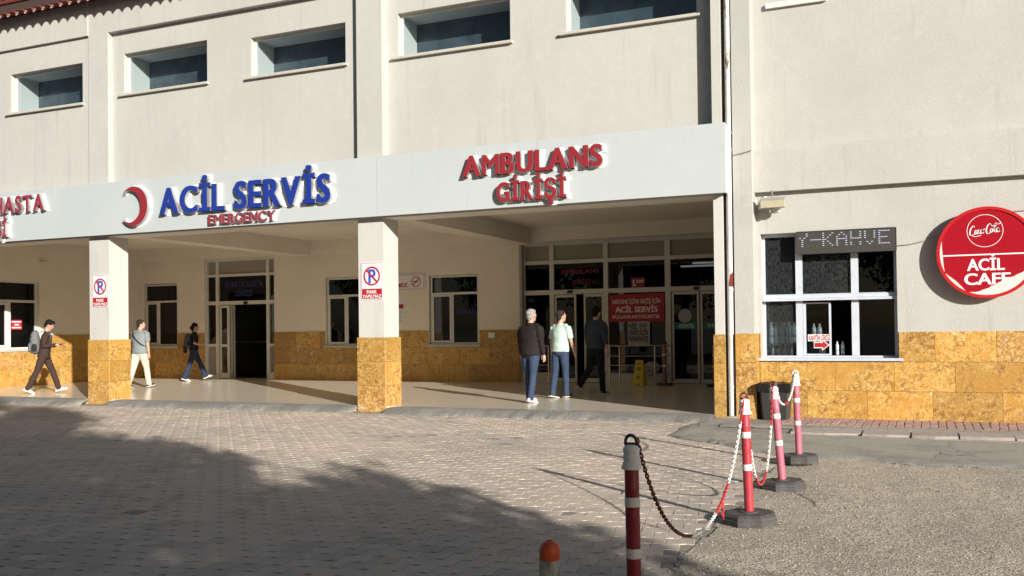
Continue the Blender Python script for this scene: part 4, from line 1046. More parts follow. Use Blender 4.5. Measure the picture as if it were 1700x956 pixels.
#=FURNITURE=
# ------------------------------------------------------------------ posts, chains
def oct_base(mb, cx, cy, w, d, h, rot):
    def P(f, z):
        o = []
        for x, y in ((-.5, -.22), (-.22, -.5), (.22, -.5), (.5, -.22), (.5, .22), (.22, .5), (-.22, .5), (-.5, .22)):
            X, Yy = x*w*f, y*d*f; o.append((cx+X*math.cos(rot)-Yy*math.sin(rot), cy+X*math.sin(rot)+Yy*math.cos(rot), z))
        return o
    rings = [P(1, 0), P(1, h*.5), P(.97, h*.55), P(.97, h*.8), P(.86, h)]
    vs = [v for r in rings for v in r]; fs = [tuple(range(8))[::-1], tuple(range(32, 40))]
    for q in range(4):
        for i in range(8): fs.append((q*8+i, q*8+(i+1) % 8, q*8+8+(i+1) % 8, q*8+8+i))
    return mb.add(vs, fs)
POST_TOP = []
def post(loc, lean, mpole, mring, label, brot=.2, base=True):
    t = thing("delineator_post", label, "post", loc, 0, "chained delineator posts at the yard edge")
    t.rotation_euler = (lean[1], lean[0], 0)
    if base:
        mb = MB(); oct_base(mb, 0, 0, .40, .40, .085, brot); mb.build("base", m_rubber, t)
        mb = MB(); mb.lathe([(.075, .083), (.072, .092), (.045, .094)], 20); mb.build("collar", m_rubber, t, True)
    prof = []
    for z in (.06, .37, .38, .53, .54, .60, .61, .74, .75, .86):
        prof.append((.036 if z < .5 else .0352, z))
    for z in (.385, .545, .745): prof.append((.0362, z))
    prof.sort(key=lambda p: p[1])
    mb = MB(); mb.lathe(prof, 24); mb.build("pole", mpole, t, True)
    for z0, z1 in ((.405, .452), (.655, .702)):
        mb = MB(); mb.lathe([(.0366, z0), (.0374, z0+.002), (.0374, z1-.002), (.0366, z1)], 24); mb.build("reflective_band", m_band, t, True)
    mb = MB(); mb.lathe([(.040, .838), (.050, .838), (.050, .845), (.042, .872), (.037, .874), (.037, .880), (.041, .886), (.041, .904), (.037, .910), (.037, .914), (.041, .920), (.041, .936), (.032, .950), (.028, .954), (.024, .957)], 24); mb.build("cap", m_whitecap, t, True)
    mb = MB(); pts = [(.028*math.cos(a), 0, .968+.034*math.sin(a)) for a in np.linspace(-.5, math.pi+.5, 14)]
    mb.tube(pts, .008, 8); mb.box(-.025, .025, -.010, .010, .952, .966); mb.build("ring", mring, t)
    bpy.context.view_layer.update()
    POST_TOP.append(t.matrix_world @ Vector((0, 0, .992)))
    return t
post((-1.262, 4.42, -.01), (-.01, 0), m_pole_shade, m_ring_k, "shade-darkened red post beside the orange bollard", .3)
post((-1.172, 7.334, 0), (-.03, .0), m_pole_r, m_ring_r, "bright red chained post on a hexagonal rubber base", .15)
post((-1.122, 8.944, 0), (-.075, .0), m_pole_p, m_ring_r, "leaning faded pink post with a rusty ring", .25)
post((-1.156, 10.631, .02), (-.028, 0), m_pole_p, m_whitecap, "upright faded pink post farthest along the chain", .1)
# links
def link_mesh(m):
    mb = MB(); n_ = 10; L2, W2 = .0165, .0085
    pts = [(W2*math.cos(a), 0, (L2-W2)*(1 if math.sin(a) >= 0 else -1)+W2*math.sin(a)) for a in np.linspace(0, 2*math.pi, n_, endpoint=False)]
    vs = []; r = .0042; k_ = 5
    for i, p in enumerate(pts):
        d = Vector(pts[(i+1) % n_])-Vector(pts[i-1]); d.normalize(); a = d.cross(Vector((0, 1, 0))); b = Vector((0, 1, 0))
        for q in range(k_): vs.append(Vector(p)+a*r*math.cos(2*math.pi*q/k_)+b*r*math.sin(2*math.pi*q/k_))
    fs = [(i*k_+q, i*k_+(q+1) % k_, ((i+1) % n_)*k_+(q+1) % k_, ((i+1) % n_)*k_+q) for i in range(n_) for q in range(k_)]
    return mb.add(vs, fs).mesh("link", m, True)
LK = {c: link_mesh(m) for c, m in (('w', m_chain_w), ('r', m_chain_r), ('d', m_chain_shade))}
def chain(p0, p1, sag, segs, label, tail=None):
    t = thing("plastic_chain", label, "chain", p0, 0, "red and white chains between the posts")
    P0, P1 = Vector(p0), Vector(p1); n_ = 400; pts = []
    k_ = 2.2
    for i in range(n_+1):
        u = i/n_; p = P0.lerp(P1, u)
        f = (math.cosh(k_*(2*u-1))-math.cosh(k_))/(1-math.cosh(k_)); p.z -= sag*f; pts.append(p)
    cum = [0.]
    for a, b in zip(pts[:-1], pts[1:]): cum.append(cum[-1]+(b-a).length)
    tot = cum[-1]; step = .0255; N_ = int(tot/step)
    def place(p, d, i, c):
        o = bpy.data.objects.new("link", LK[c]); link(o, t); q = d.to_track_quat('Z', 'Y')
        o.rotation_mode = 'QUATERNION'
        from mathutils import Quaternion
        o.rotation_quaternion = q @ Quaternion((0, 0, 1), rad(45 if i % 2 else -45)); o.location = p-P0
    j = 0
    for i in range(N_):
        s_ = (i+.5)*step
        while cum[j+1] < s_: j += 1
        d = (pts[j+1]-pts[j]).normalized(); p = pts[j].lerp(pts[j+1], (s_-cum[j])/(cum[j+1]-cum[j]))
        c = 'w'
        for f, cc in segs:
            if s_/tot <= f: c = cc; break
        place(p, d, i, c)
    if tail:
        f, nl = tail; p = pts[int(f*n_)]
        for i in range(nl): place(p+Vector((0, 0, -.02-i*.0255)), Vector((.05, 0, -1)), i, 'r')
    return t
T = POST_TOP
chain(T[0]+Vector((.025, .02, -.01)), T[1]+Vector((0, 0, -.01)), .735, [(.40, 'd'), (.52, 'w'), (.60, 'w'), (.74, 'r'), (.93, 'w'), (1, 'r')], "long chain sagging from the shade-darkened post to the red post", (.70, 5))
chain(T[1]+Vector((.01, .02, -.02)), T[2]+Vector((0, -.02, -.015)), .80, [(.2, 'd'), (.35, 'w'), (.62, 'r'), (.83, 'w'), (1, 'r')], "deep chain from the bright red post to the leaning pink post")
chain(T[2]+Vector((.01, .02, -.02)), T[3]+Vector((0, -.01, -.01)), .26, [(.40, 'w'), (.60, 'r'), (1, 'w')], "short shallow chain between the two pink posts")
# orange bollard
t = thing("orange_bollard", "short orange bollard with a scuffed grey band", "bollard", (-1.62, 4.2, 0))
mb = MB(); mb.lathe([(.049, 0), (.049, .325)], 28); mb.build("lower_body", m_orange, t, True)
mb = MB(); mb.lathe([(.0495, .325), (.0505, .328), (.0505, .405), (.0495, .408)], 28); mb.build("scuffed_band", m_scuff, t, True)
mb = MB(); mb.lathe([(.0495, .408), (.0505, .411), (.0505, .455), (.047, .472), (.038, .487), (.024, .497), (.014, .499), (.013, .495), (.008, .494)], 28); mb.build("dome_top", m_orange, t, True)

# drainpipe between the buildings
t = thing("drainpipe", "white drainpipe with peeling paint and a rust stain at the building joint", "pipe", (-2.63, 15.10, 0))
mb = MB(); mb.tube([(-.03, 0, .03), (-.03, 0, 2.2), (-.02, 0, 5), (-.01, 0, 9.2)], .05, 14); mb.build("pipe", m_pipe, t, True)
for z in (.55, 2.1, 4.35, 4.62, 7.0):
    mb = MB(); mb.tube([(-.028+.002*z, 0, z-.02), (-.028+.002*z, 0, z+.02)], .055, 14); mb.build("clamp", m_pipe, t, True)
mb = MB(); mb.prism([(-.04, 2.16), (.022, 2.15), (.024, 2.40), (.0, 2.33), (-.02, 2.36), (-.03, 2.25)], 'y', -.056, -.049); mb.build("rust_stain", m_rust, t)
mb = MB(); mb.prism([(-.16, .0), (.12, 0), (.10, .06), (.02, .09), (-.12, .07)], 'y', -.12, .05); mb.build("mortar_foot", m_kerb, t)
# floodlight on the annex wall
t = thing("floodlight", "old yellowed floodlight on a grey bracket above the serving window", "lamp", (-1.97, YW, 3.44))
mb = MB(); mb.prism([(-.19, -.06), (.17, -.06), (.17, .09), (-.19, .11)], 'y', -.36, -.22); mb.build("housing", m_lampbody, t)
mb = MB(); mb.box(-.20, .18, -.366, -.355, .06, .10); mb.build("front_rim", m_lampgrey, t)
mb = MB(); mb.box(-.04, .0, -.22, -.0, -.02, .02); mb.box(-.05, .05, -.03, 0, -.10, .08); mb.tube([(-.04, -.28, -.06), (-.04, -.2, -.13), (-.04, -.03, -.09)], .012, 8); mb.build("bracket", m_lampgrey, t)
mb = MB(); mb.lathe([(.02, -.13), (.055, -.11), (.06, -.06), (.03, -.02)], 14, (.03, -.16)); mb.build("sensor", m_whitecap, t, True)
mb = MB(); mb.tube([(-.25, -.02, -.02), (-.22, -.12, .06), (-.14, -.2, .10), (-.1, -.22, .05)], .045, 8); mb.build("junction_cover", m_whitecap, t, True)
t = thing("wall_cable", "thin grey cable running down the wall to the floodlight", "cable", (-1.97, YW-.01, 3.5))
mb = MB(); mb.tube([(-.06, -.005, .84), (-.10, -.085, .80), (-.11, -.09, .72), (-.07, -.09, .55), (-.06, -.09, .40), (-.05, -.09, .2), (-.03, -.2, .06)], .011, 6); mb.build("cable", m_cable, t)
t = thing("sign_cable", "thin wire from the LED board to the round red sign", "cable", (-.19, YW-.01, 2.72))
mb = MB(); mb.tube([(0, -.01, 0), (.18, -.01, .01), (.38, -.01, .05), (.56, -.012, .13), (.7, -.05, .17)], .005, 5); mb.build("wire", m_cable, t)
t = thing("wall_wire", "thin wire leaving the top of the round red sign", "cable", (1.6, YW-.01, 3.12))
mb = MB(); mb.tube([(-.6, -.03, .0), (-.2, -.01, .03), (.4, -.01, .05)], .005, 5); mb.build("wire", m_cable, t)
t = thing("joint_cable", "dark wire crossing from the drainpipe to the annex pilaster", "cable", (-2.55, 15.03, 4.25))
mb = MB(); mb.tube([(-.04, -.01, 0), (.1, -.008, .015), (.27, -.006, .05)], .006, 5); mb.build("wire", m_cable, t)

# bin
t = thing("waste_bin", "black bin lined with a bag beside the stone wall", "bin", (-1.98, 15.12, .05))
mb = MB(); mb.prism([(-.20, -.17), (.20, -.17), (.20, .17), (-.20, .17)], 'z', 0, .001)
vs = []
for z, f in ((0, .84), (.5, 1.0), (.52, 1.04), (.55, 1.04)):
    for x, y_ in ((-.23, -.19), (-.2, -.22), (.2, -.22), (.23, -.19), (.23, .19), (.2, .22), (-.2, .22), (-.23, .19)): vs.append((x*f, y_*f, z))
fs = [(q*8+i, q*8+(i+1) % 8, q*8+8+(i+1) % 8, q*8+8+i) for q in range(3) for i in range(8)]+[tuple(range(8))[::-1]]
MB().add(vs, fs).build("body", m_bin, t)
mb = sheet(-.25, .25, -.24, .24, 16, 16, lambda x, y_: .56+.03*nz(x, y_, 9, 2)-.06*max(0, 1-(x*x+y_*y_)/.03)); v0 = len(mb.v)
mb.build("bag", m_bag, t)
sk = MB(); n_ = 40
for k_, (z, f) in enumerate(((.565, 1.08), (.52, 1.10), (.44, 1.09))):
    for i in range(n_):
        a = 2*math.pi*i/n_; ca, sa = math.cos(a), math.sin(a); m_ = max(abs(ca)/.235, abs(sa)/.225); sk.v.append((ca/m_*f, sa/m_*f, z+.02*noise.noise((i*.7, k_, 3))))
for k_ in range(2):
    for i in range(n_): sk.f.append([k_*n_+i, k_*n_+(i+1) % n_, (k_+1)*n_+(i+1) % n_, (k_+1)*n_+i]); sk.m.append(0)
sk.build("bag_rim", m_bag, t)

# wet floor sign, railings, inner posts
t = thing("wet_floor_sign", "yellow folding floor sign before the glazed screen", "floor sign", (-6.1, 22.05, FL), rad(-8))
for sgn in (1, -1):
    mb = MB(); yb_ = .13*sgn
    o = [(-.15, .0), (-.07, 0), (-.06, .045), (.06, .045), (.07, 0), (.15, 0), (.10, .62), (-.10, .62)]
    vs = [(x, -yb_*(1-z/.62)-.006, z) for x, z in o]+[(x, -yb_*(1-z/.62)+.006, z) for x, z in o]
    nn = len(o); MB().add(vs, [tuple(range(nn)), tuple(range(nn, 2*nn))[::-1]]+[(i, nn+i, nn+(i+1) % nn, (i+1) % nn) for i in range(nn)]).build("leaf", m_yellow, t)
mb = MB()
for z, w_ in ((.52, .05), (.42, .06), (.385, .05), (.27, .02), (.20, .055), (.17, .03)):
    yy = -.13*(1-z/.62)-.009; mb.box(-w_, w_, yy, yy+.003, z, z+.02)
mb.build("print_lines", m_ink, t)
def railing(x0, x1, yr, label, posts):
    t = thing("railing", label, "railing", (x0, yr, FL), group="steel railings before the glazed screen")
    for z, r in ((.96, .022), (.70, .013), (.47, .013), (.26, .013)):
        mb = MB(); mb.tube([(0, 0, z), (x1-x0, 0, z)], r, 8); mb.build("rail", m_steel, t, True)
    for p in posts:
        mb = MB(); mb.tube([(p-x0, 0, 0), (p-x0, 0, .96)], .02, 8); mb.build("post", m_steel, t, True)
    return t
railing(-6.98, -5.42, 22.45, "steel railing behind the yellow floor sign", (-6.98, -6.72, -5.82, -5.42))
railing(-9.30, -8.62, 22.45, "short steel railing behind the man in the black jacket", (-9.30, -8.97, -8.62))
for (x, yv, lb) in ((-5.52, 22.2, "dull red post standing at the end of the railing"), (-4.25, 21.9, "red post half hidden by the stone edged wing wall")):
    t = thing("barrier_post", lb, "post", (x, yv, FL))
    mb = MB(); oct_base(mb, 0, 0, .38, .38, .06, .2); mb.build("base", m_rubber, t)
    mb = MB(); mb.lathe([(.055, .05), (.055, 1.0)], 18); mb.build("pole", mat("dull_red_plastic", (.30, .12, .11), .5), t, True)
    for z in (.45, .72):
        mb = MB(); mb.lathe([(.057, z), (.057, z+.05)], 18); mb.build("band", m_band, t, True)
    mb = MB(); mb.lathe([(.06, 1.0), (.06, 1.04), (.02, 1.08)], 18); mb.build("cap", m_ink, t, True)
t = thing("hanging_strap", "pale strap leaning from the inner post to the door", "strap", (-5.50, 22.15, FL))
mb = MB(); mb.tube([(.02, 0, .98), (.12, -.02, .78), (.24, 0, .58)], [(.012, .004)]*3, 6); mb.build("strap", m_grayvinyl, t)
t = thing("plastic_bag", "crumpled white plastic bag behind the railing", "bag", (-5.95, 22.62, FL+.27))
bmx = bmesh.new(); bmesh.ops.create_icosphere(bmx, subdivisions=3, radius=.2)
for v in bmx.verts: v.co *= 1+.35*noise.noise(v.co*9); v.co.z = v.co.z*.8+.12; v.co.x *= 1.2; v.co.y *= .5
me = bpy.data.meshes.new("bag"); bmx.to_mesh(me); me.materials.append(m_grayvinyl); link(bpy.data.objects.new("bag", me), t)
# porch ceiling lights and camera
for k_, (xa, lb) in enumerate(((-13.48, "batten lamp on the ceiling behind the EMERGENCY letters"), (-6.71, "batten lamp on the ceiling under GİRİŞİ"), (-4.67, "batten lamp nearest the wing wall"))):
    t = thing("batten_lamp", lb, "ceiling lamp", (xa, 18.4, 4.13), group="batten lamps under the porch ceiling")
    mb = MB(); mb.box(-.34, .34, -.09, .09, -.05, 0); mb.build("tray", m_pvc, t)
    mb = MB(); mb.prism([(-.075, -.05), (-.06, -.11), (.06, -.11), (.075, -.05)], 'x', -.32, .32); mb.build("diffuser", m_lampbody, t)
t = thing("security_camera", "small white bullet camera on the porch side wall", "camera", (XS, 19.0, 3.5))
mb = MB(); mb.tube([(.0, -.05, .06), (.06, -.05, .05)], .02, 8); mb.build("bracket", m_pvc, t)
mb = MB(); mb.tube([(.08, -.15, .08), (.08, .1, .03)], .035, 10); mb.build("housing", m_pvc, t, True)

# bottles
def bottle_meshes():
    b = MB().lathe([(.028, 0), (.036, .006), (.036, .06), (.033, .07), (.036, .08), (.036, .13), (.033, .14), (.036, .15), (.036, .19), (.028, .225), (.014, .25), (.0135, .262)], 14).mesh("body", m_bottle, True)
    c = MB().lathe([(.0155, .258), (.0155, .28), (.012, .282)], 12).mesh("cap", m_cap, True)
    l = MB().lathe([(.0368, .09), (.0368, .125)], 14).mesh("label", m_grayvinyl, True)
    return b, c, l
bb_, cc_, ll_ = bottle_meshes()
def bottle(x, yv, z, lb, gr, s=1.0):
    t = thing("water_bottle", lb, "bottle", (x, yv, z), random.random(), gr); t.scale = (s, s, s)
    for n_, m_ in (("body", bb_), ("cap", cc_), ("label", ll_)): link(bpy.data.objects.new(n_, m_), t)
for r_ in range(2):
    for i in range(5): bottle(-2.145+i*.093+.01*r_, YW+.47+r_*.1, 1.217, "clear water bottle on the shelf behind the cafe pane", "bottles on the upper cafe shelf", 1.25)
for i in range(4): bottle(-2.12+i*.10, YW+.47, .992, "clear water bottle under the shelf behind the cafe pane", "bottles under the cafe shelf", .62)
for i in range(2): bottle(-1.47+i*.09, YW+.50, 1.217-.0, "clear water bottle behind the sliding sash", "bottles behind the sliding sash", 1.15)
for i in range(2): bottle(-1.10+i*.085, YW+.33, 1.031, "water bottle at the open serving gap", "bottles at the serving gap", .78)
t = thing("bottle_crate", "low crate carrying two bottles behind the sliding sash", "crate", (-1.42, YW+.50, .992))
mb = MB(); mb.box(-.13, .13, -.12, .12, 0, .222); mb.build("crate", m_room, t)

#=PEOPLE=
# ------------------------------------------------------------------ people
def closed_loft(mb, sections, n=14):
    """sections: (centre, rx, ry, dir or None) ; capped tube with elliptical rings, rounded ends"""
    pts = [Vector(s[0]) for s in sections]; rings = []
    for i, s in enumerate(sections):
        d = (pts[min(i+1, len(pts)-1)]-pts[max(i-1, 0)]).normalized()
        ref = Vector((1, 0, 0)) if abs(d.x) < .8 else Vector((0, 1, 0))
        b = d.cross(ref).normalized(); a = b.cross(d).normalized()
        rings.append([pts[i]+a*s[1]*math.cos(2*math.pi*k/n)+b*s[2]*math.sin(2*math.pi*k/n) for k in range(n)])
    base = len(mb.v); mb.v += [tuple(v) for r in rings for v in r]
    for i in range(len(rings)-1):
        for k in range(n):
            mb.f.append([base+i*n+k, base+i*n+(k+1) % n, base+(i+1)*n+(k+1) % n, base+(i+1)*n+k]); mb.m.append(0)
    for e, i in ((-1, 0), (1, len(rings)-1)):
        d = (pts[1]-pts[0]).normalized()*-1 if e < 0 else (pts[-1]-pts[-2]).normalized()
        apex = len(mb.v); mb.v.append(tuple(pts[i]+d*min(sections[i][1], sections[i][2])*.55))
        for k in range(n):
            a, b = base+i*n+k, base+i*n+(k+1) % n
            mb.f.append([b, a, apex] if e < 0 else [a, b, apex]); mb.m.append(0)
def ball(mb, c, rx, ry, rz, n=12, m=8):
    base = len(mb.v); c = Vector(c)
    for j in range(1, m):
        t = math.pi*j/m
        for k in range(n):
            p = 2*math.pi*k/n; mb.v.append((c.x+rx*math.sin(t)*math.cos(p), c.y+ry*math.sin(t)*math.sin(p), c.z+rz*math.cos(t)))
    top = len(mb.v); mb.v.append((c.x, c.y, c.z+rz)); bot = len(mb.v); mb.v.append((c.x, c.y, c.z-rz))
    for j in range(m-2):
        for k in range(n): mb.f.append([base+j*n+k, base+(j+1)*n+k, base+(j+1)*n+(k+1) % n, base+j*n+(k+1) % n]); mb.m.append(0)
    for k in range(n):
        mb.f.append([top, base+k, base+(k+1) % n]); mb.m.append(0)
        q = base+(m-2)*n; mb.f.append([bot, q+(k+1) % n, q+k]); mb.m.append(0)
def fuse(mb, name, m, parent, voxel, folds=0., seed=0, smooth_it=3):
    me = mb.mesh(name, m); o = bpy.data.objects.new(name, me)
    r = o.modifiers.new("r", 'REMESH'); r.mode = 'VOXEL'; r.voxel_size = voxel; r.use_smooth_shade = True
    s = o.modifiers.new("s", 'SMOOTH'); s.factor = .5; s.iterations = smooth_it
    me2 = evaluated(o); me2.name = name
    if folds:
        n = len(me2.vertices); co = np.empty(n*3); no = np.empty(n*3, np.float32); me2.vertices.foreach_get("co", co); me2.vertex_normals.foreach_get("vector", no)
        co = co.reshape(-1, 3); no = no.reshape(-1, 3)
        f = np.array([noise.noise((x*6+seed, y*6+z*5, z*22+seed))*.65 + noise.noise((x*16+z*9, y*16+seed, z*40))*.35 for x, y, z in co])
        me2.vertices.foreach_set("co", (co + no*(f*folds)[:, None]).ravel())
    me2.polygons.foreach_set("use_smooth", [True]*len(me2.polygons)); me2.materials.clear(); me2.materials.append(m); me2.update()
    return link(bpy.data.objects.new(name, me2), parent)

def person(label, loc, face, H, legs, arms, top, bottom, shoe, hair, sleeve='short', head_turn=0., head_tilt=0., lean=.03, build=1., flare=1., loose=1., hem=.93, hairstyle='short', head_yaw_only=True, sole=None):
    """legs: ((thigh, knee),(thigh, knee)) for -x and +x sides, radians forward; arms: ((swing, out, elbow), ...)"""
    rz = math.atan2(-face[0], face[1])
    t = thing("person", label, "person", loc, rz)
    k = H/1.75; S = lambda *p: Vector(p)*k
    # hips and legs
    L1, L2 = .43*k, .42*k
    hips = [S(-.088*build**.45, 0, .92), S(.088*build**.45, 0, .92)]; kn = []; an = []; tilt = []
    for hp, (a, b) in zip(hips, legs):
        kk = hp+Vector((0, math.sin(a), -math.cos(a)))*L1; aa = kk+Vector((0, math.sin(a-b), -math.cos(a-b)))*L2
        kn.append(kk); an.append(aa); tilt.append(a-b)
    feet = []
    for aa, tl, (a, b) in zip(an, tilt, legs):
        fp = min(max(-tl*.9, -.9), .5) if tl < 0 else tl*.8       # foot pitch: trailing foot on its toes, leading foot on its heel
        feet.append(fp)
    low = []
    for aa, fp, tl in zip(an, feet, tilt):
        pit = -fp if tl < 0 else fp
        toe = aa+Vector((0, math.cos(pit)*.17, math.sin(pit)*.17))*k - Vector((0, 0, .075*k)); heel = aa+Vector((0, -math.cos(pit)*.06, -math.sin(pit)*.06))*k-Vector((0, 0, .075*k))
        low.append(min(toe.z, heel.z))
    dz = -min(low)
    D = Vector((0, 0, dz))
    hips = [h+D for h in hips]; kn = [h+D for h in kn]; an = [h+D for h in an]
    lz = lambda z: Vector((0, lean*(z-.92)*k*1.2, z*k))+D          # spine point
    # arms
    sh = [lz(1.415)+S(-.178*build**.8, 0, 0), lz(1.415)+S(.178*build**.8, 0, 0)]; el = []; wr = []; hd = []
    for s_, (a, o, e), sg in zip(sh, arms, (-1, 1)):
        d1 = Vector((sg*math.sin(o), math.sin(a)*math.cos(o), -math.cos(a)*math.cos(o)))
        ee = s_+d1*.285*k; d2 = Vector((sg*math.sin(o)*.5-sg*(.35 if e > .8 else .0)*math.sin(e), math.sin(a+e)*math.cos(o), -math.cos(a+e)*math.cos(o))).normalized()
        el.append(ee); wr.append(ee+d2*.245*k); hd.append(d2)
    hc = lz(1.635)+S(0, .02+.02*abs(head_tilt), 0)
    # --- skin: one continuous mesh
    mb = MB()
    Rh = Matrix.Rotation(head_turn, 3, 'Z') @ Matrix.Rotation(-head_tilt, 3, 'X')
    hp_ = lambda x, y, z: hc + Rh @ (Vector((x, y, z))*k)
    closed_loft(mb, [(lz(1.30), .09*k, .07*k), (lz(1.45), .062*k, .062*k), (lz(1.52), .056*k, .058*k), (hp_(0, -.01, -.04), .055*k, .06*k)])
    tmp = MB(); ball(tmp, (0, 0, .01), .074, .094, .112, 16, 12); ball(tmp, (0, .035, -.055), .055, .055, .06, 12, 8)
    ball(tmp, (0, .096, -.02), .012, .02, .022, 8, 6); ball(tmp, (0, .088, .0), .010, .014, .028, 8, 6)
    ball(tmp, (-.076, -.005, -.012), .012, .02, .032, 8, 6); ball(tmp, (.076, -.005, -.012), .012, .02, .032, 8, 6)
    ball(tmp, (0, .082, -.062), .022, .014, .010, 8, 6); ball(tmp, (0, .072, -.098), .022, .02, .018, 8, 6)
    for f in tmp.f: mb.f.append([i+len(mb.v) for i in f]); mb.m.append(0)
    mb.v += [tuple(hp_(*v)) for v in tmp.v]
    closed_loft(mb, [(lz(.92), .10*k, .07*k), (lz(1.1), .10*k, .07*k), (lz(1.38), .12*k, .07*k)])
    for i, sg in ((0, -1), (1, 1)):
        closed_loft(mb, [(lz(1.38), .035*k, .035*k), (sh[i]+S(0, 0, -.03), .034*k, .034*k), (sh[i].lerp(el[i], .5), .044*k, .045*k), (el[i], .038*k, .038*k), (el[i].lerp(wr[i], .35), .039*k, .039*k), (wr[i], .026*k, .028*k)], 12)
        closed_loft(mb, [(lz(.95), .06*k, .06*k), (hips[i], .06*k, .06*k), (kn[i], .045*k, .045*k), (an[i], .036*k, .036*k), (an[i]+S(0, .06, -.04), .03*k, .03*k)], 10)
        # hand: palm, four fingers, thumb
        d = hd[i]; side = Vector((1, 0, 0)); nrm = side.cross(d).normalized() if abs(d.x) < .9 else Vector((0, 0, 1))
        fwd_ = Vector((0, math.cos(0), 0)); w_ax = (Vector((0, 1, 0))-d*d.y)
        w_ax = w_ax.normalized() if w_ax.length > .2 else Vector((1, 0, 0))
        inn = d.cross(w_ax).normalized()
        if inn.x*sg > 0: inn = -inn
        closed_loft(mb, [(wr[i], .024*k, .020*k), (wr[i]+d*.04*k, .030*k, .024*k), (wr[i]+d*.085*k, .030*k, .024*k)], 10)
        ball(mb, wr[i]+d*.05*k, .03*k, .038*k, .04*k, 10, 7)
        curl = .55 if arms[i][2] < .8 else 1.0
        for q, (off, ln) in enumerate(((-.030, .060), (-.010, .074), (.011, .079), (.031, .070))):
            b0 = wr[i]+d*.088*k+w_ax*off*k; d2 = (d*math.cos(curl*.5)+inn*math.sin(curl*.5)).normalized(); d3 = (d*math.cos(curl*1.5)+inn*math.sin(curl*1.5)).normalized()
            p1 = b0+d2*ln*.5*k; p2 = p1+d3*ln*.5*k
            closed_loft(mb, [(b0-d*.02*k, .0095*k, .0095*k), (b0, .0092*k, .0092*k), (p1, .0085*k, .0085*k), (p2, .007*k, .007*k)], 7)
        tb = wr[i]+d*.03*k+w_ax*.028*k; tdir = (d*.75+w_ax*.5+inn*.35).normalized()
        closed_loft(mb, [(tb, .013*k, .013*k), (tb+tdir*.03*k, .011*k, .011*k), (tb+tdir*.062*k+inn*.01*k, .009*k, .009*k)], 7)
    fuse(mb, "body", m_skin, t, .0075, smooth_it=2)
    # eyes, brows
    e_ = MB()
    for x in (-.031, .031): ball(e_, (x, .083, .012), .013, .008, .008, 8, 6)
    e_.v = [tuple(hp_(*v)) for v in e_.v]; e_.build("eyes", mat("eye_white", (.5, .47, .44), .3) if False else m_signwhite, t)
    e_ = MB()
    for x in (-.031, .031): ball(e_, (x, .0895, .012), .0055, .0035, .006, 8, 6); ball(e_, (x, .088, .030), .018, .006, .0045, 8, 6)
    e_.v = [tuple(hp_(*v)) for v in e_.v]; e_.build("pupils_and_brows", m_hairk, t)
    # --- trousers
    mb = MB()
    bb_w = build; build = build**.45
    closed_loft(mb, [(lz(1.03), .140*k*build, .105*k*build), (lz(.97), .155*k*build, .118*k*build), (lz(.90), .160*k*build, .125*k*build), (lz(.84), .13*k*build, .11*k*build)], 18)
    for i in (0, 1):
        th = hips[i].lerp(kn[i], .3); cf = kn[i].lerp(an[i], .4)
        closed_loft(mb, [(hips[i]+S(0, 0, .03), .088*k*build, .10*k*build), (th, .088*k*build*loose, .097*k*build*loose), (kn[i], .066*k*loose, .070*k*loose), (cf, .064*k*loose, .070*k*loose*(1+.25*(flare-1))), (an[i]+(kn[i]-an[i])*.08, .056*k*loose*flare, .064*k*loose*flare), (an[i]-(kn[i]-an[i]).normalized()*.045*k, .056*k*loose*flare, .066*k*loose*flare)], 14)
    fuse(mb, "trousers", bottom, t, .010, .0065, seed=loc[0])
    build = bb_w
    # --- top
    mb = MB(); hz = hem
    closed_loft(mb, [(lz(hz), .178*k*build**.75, .142*k*build**.75), (lz(hz+.06), .178*k*build**.75, .142*k*build**.75), (lz(1.12), .166*k*build**.9, .126*k*build), (lz(1.27), .180*k*build, .128*k*build), (lz(1.38), .178*k*build, .110*k*build), (lz(1.43), .135*k*build**.8, .085*k), (lz(1.455), .10*k*build**.5, .078*k), (lz(1.49), .068*k, .066*k)], 20)
    for i, sg in ((0, -1), (1, 1)):
        yoke = [(lz(1.435)+S(sg*.07*build, 0, 0), .052*k, .056*k), (lz(1.425)+S(sg*.125*build, 0, 0), .058*k, .064*k), (sh[i]+S(-sg*.012, 0, -.022), .062*k*min(build, 1.15), .070*k*min(build, 1.15))]
        if sleeve == 'short':
            e0 = sh[i].lerp(el[i], .80); closed_loft(mb, yoke+[(sh[i].lerp(el[i], .25), .066*k, .072*k), (sh[i].lerp(el[i], .5), .066*k, .072*k), (e0, .068*k, .072*k)], 12)
        else:
            f_ = 1.0 if sleeve == 'long' else .55
            e0 = el[i].lerp(wr[i], f_)
            closed_loft(mb, yoke+[(sh[i].lerp(el[i], .25), .066*k*build**.7, .072*k*build**.7), (sh[i].lerp(el[i], .5), .066*k*build**.7, .072*k*build**.7), (el[i], .056*k, .058*k), (el[i].lerp(wr[i], f_*.6), .052*k, .054*k), (e0, .042*k, .044*k)], 12)
    fuse(mb, "top", top, t, .010, .010, seed=loc[1])
    # --- shoes
    for i in (0, 1):
        fp = feet[i]; tl = tilt[i]; pit = -fp if tl < 0 else fp
        mb = MB(); R = Matrix.Rotation(pit, 3, 'X'); o_ = an[i]
        Pf = lambda x, y, z: o_+R @ (Vector((x, y, z))*k)
        closed_loft(mb, [(Pf(0, -.065, -.045), .034*k, .032*k), (Pf(0, -.02, -.035), .040*k, .042*k), (Pf(0, .05, -.042), .043*k, .036*k), (Pf(0, .12, -.052), .046*k, .027*k), (Pf(0, .175, -.056), .036*k, .020*k)], 12)
        closed_loft(mb, [(Pf(0, -.015, -.04), .042*k, .045*k), (Pf(0, -.01, .02), .04*k, .043*k)], 12)
        so_ = fuse(mb, "shoe", shoe, t, .008)
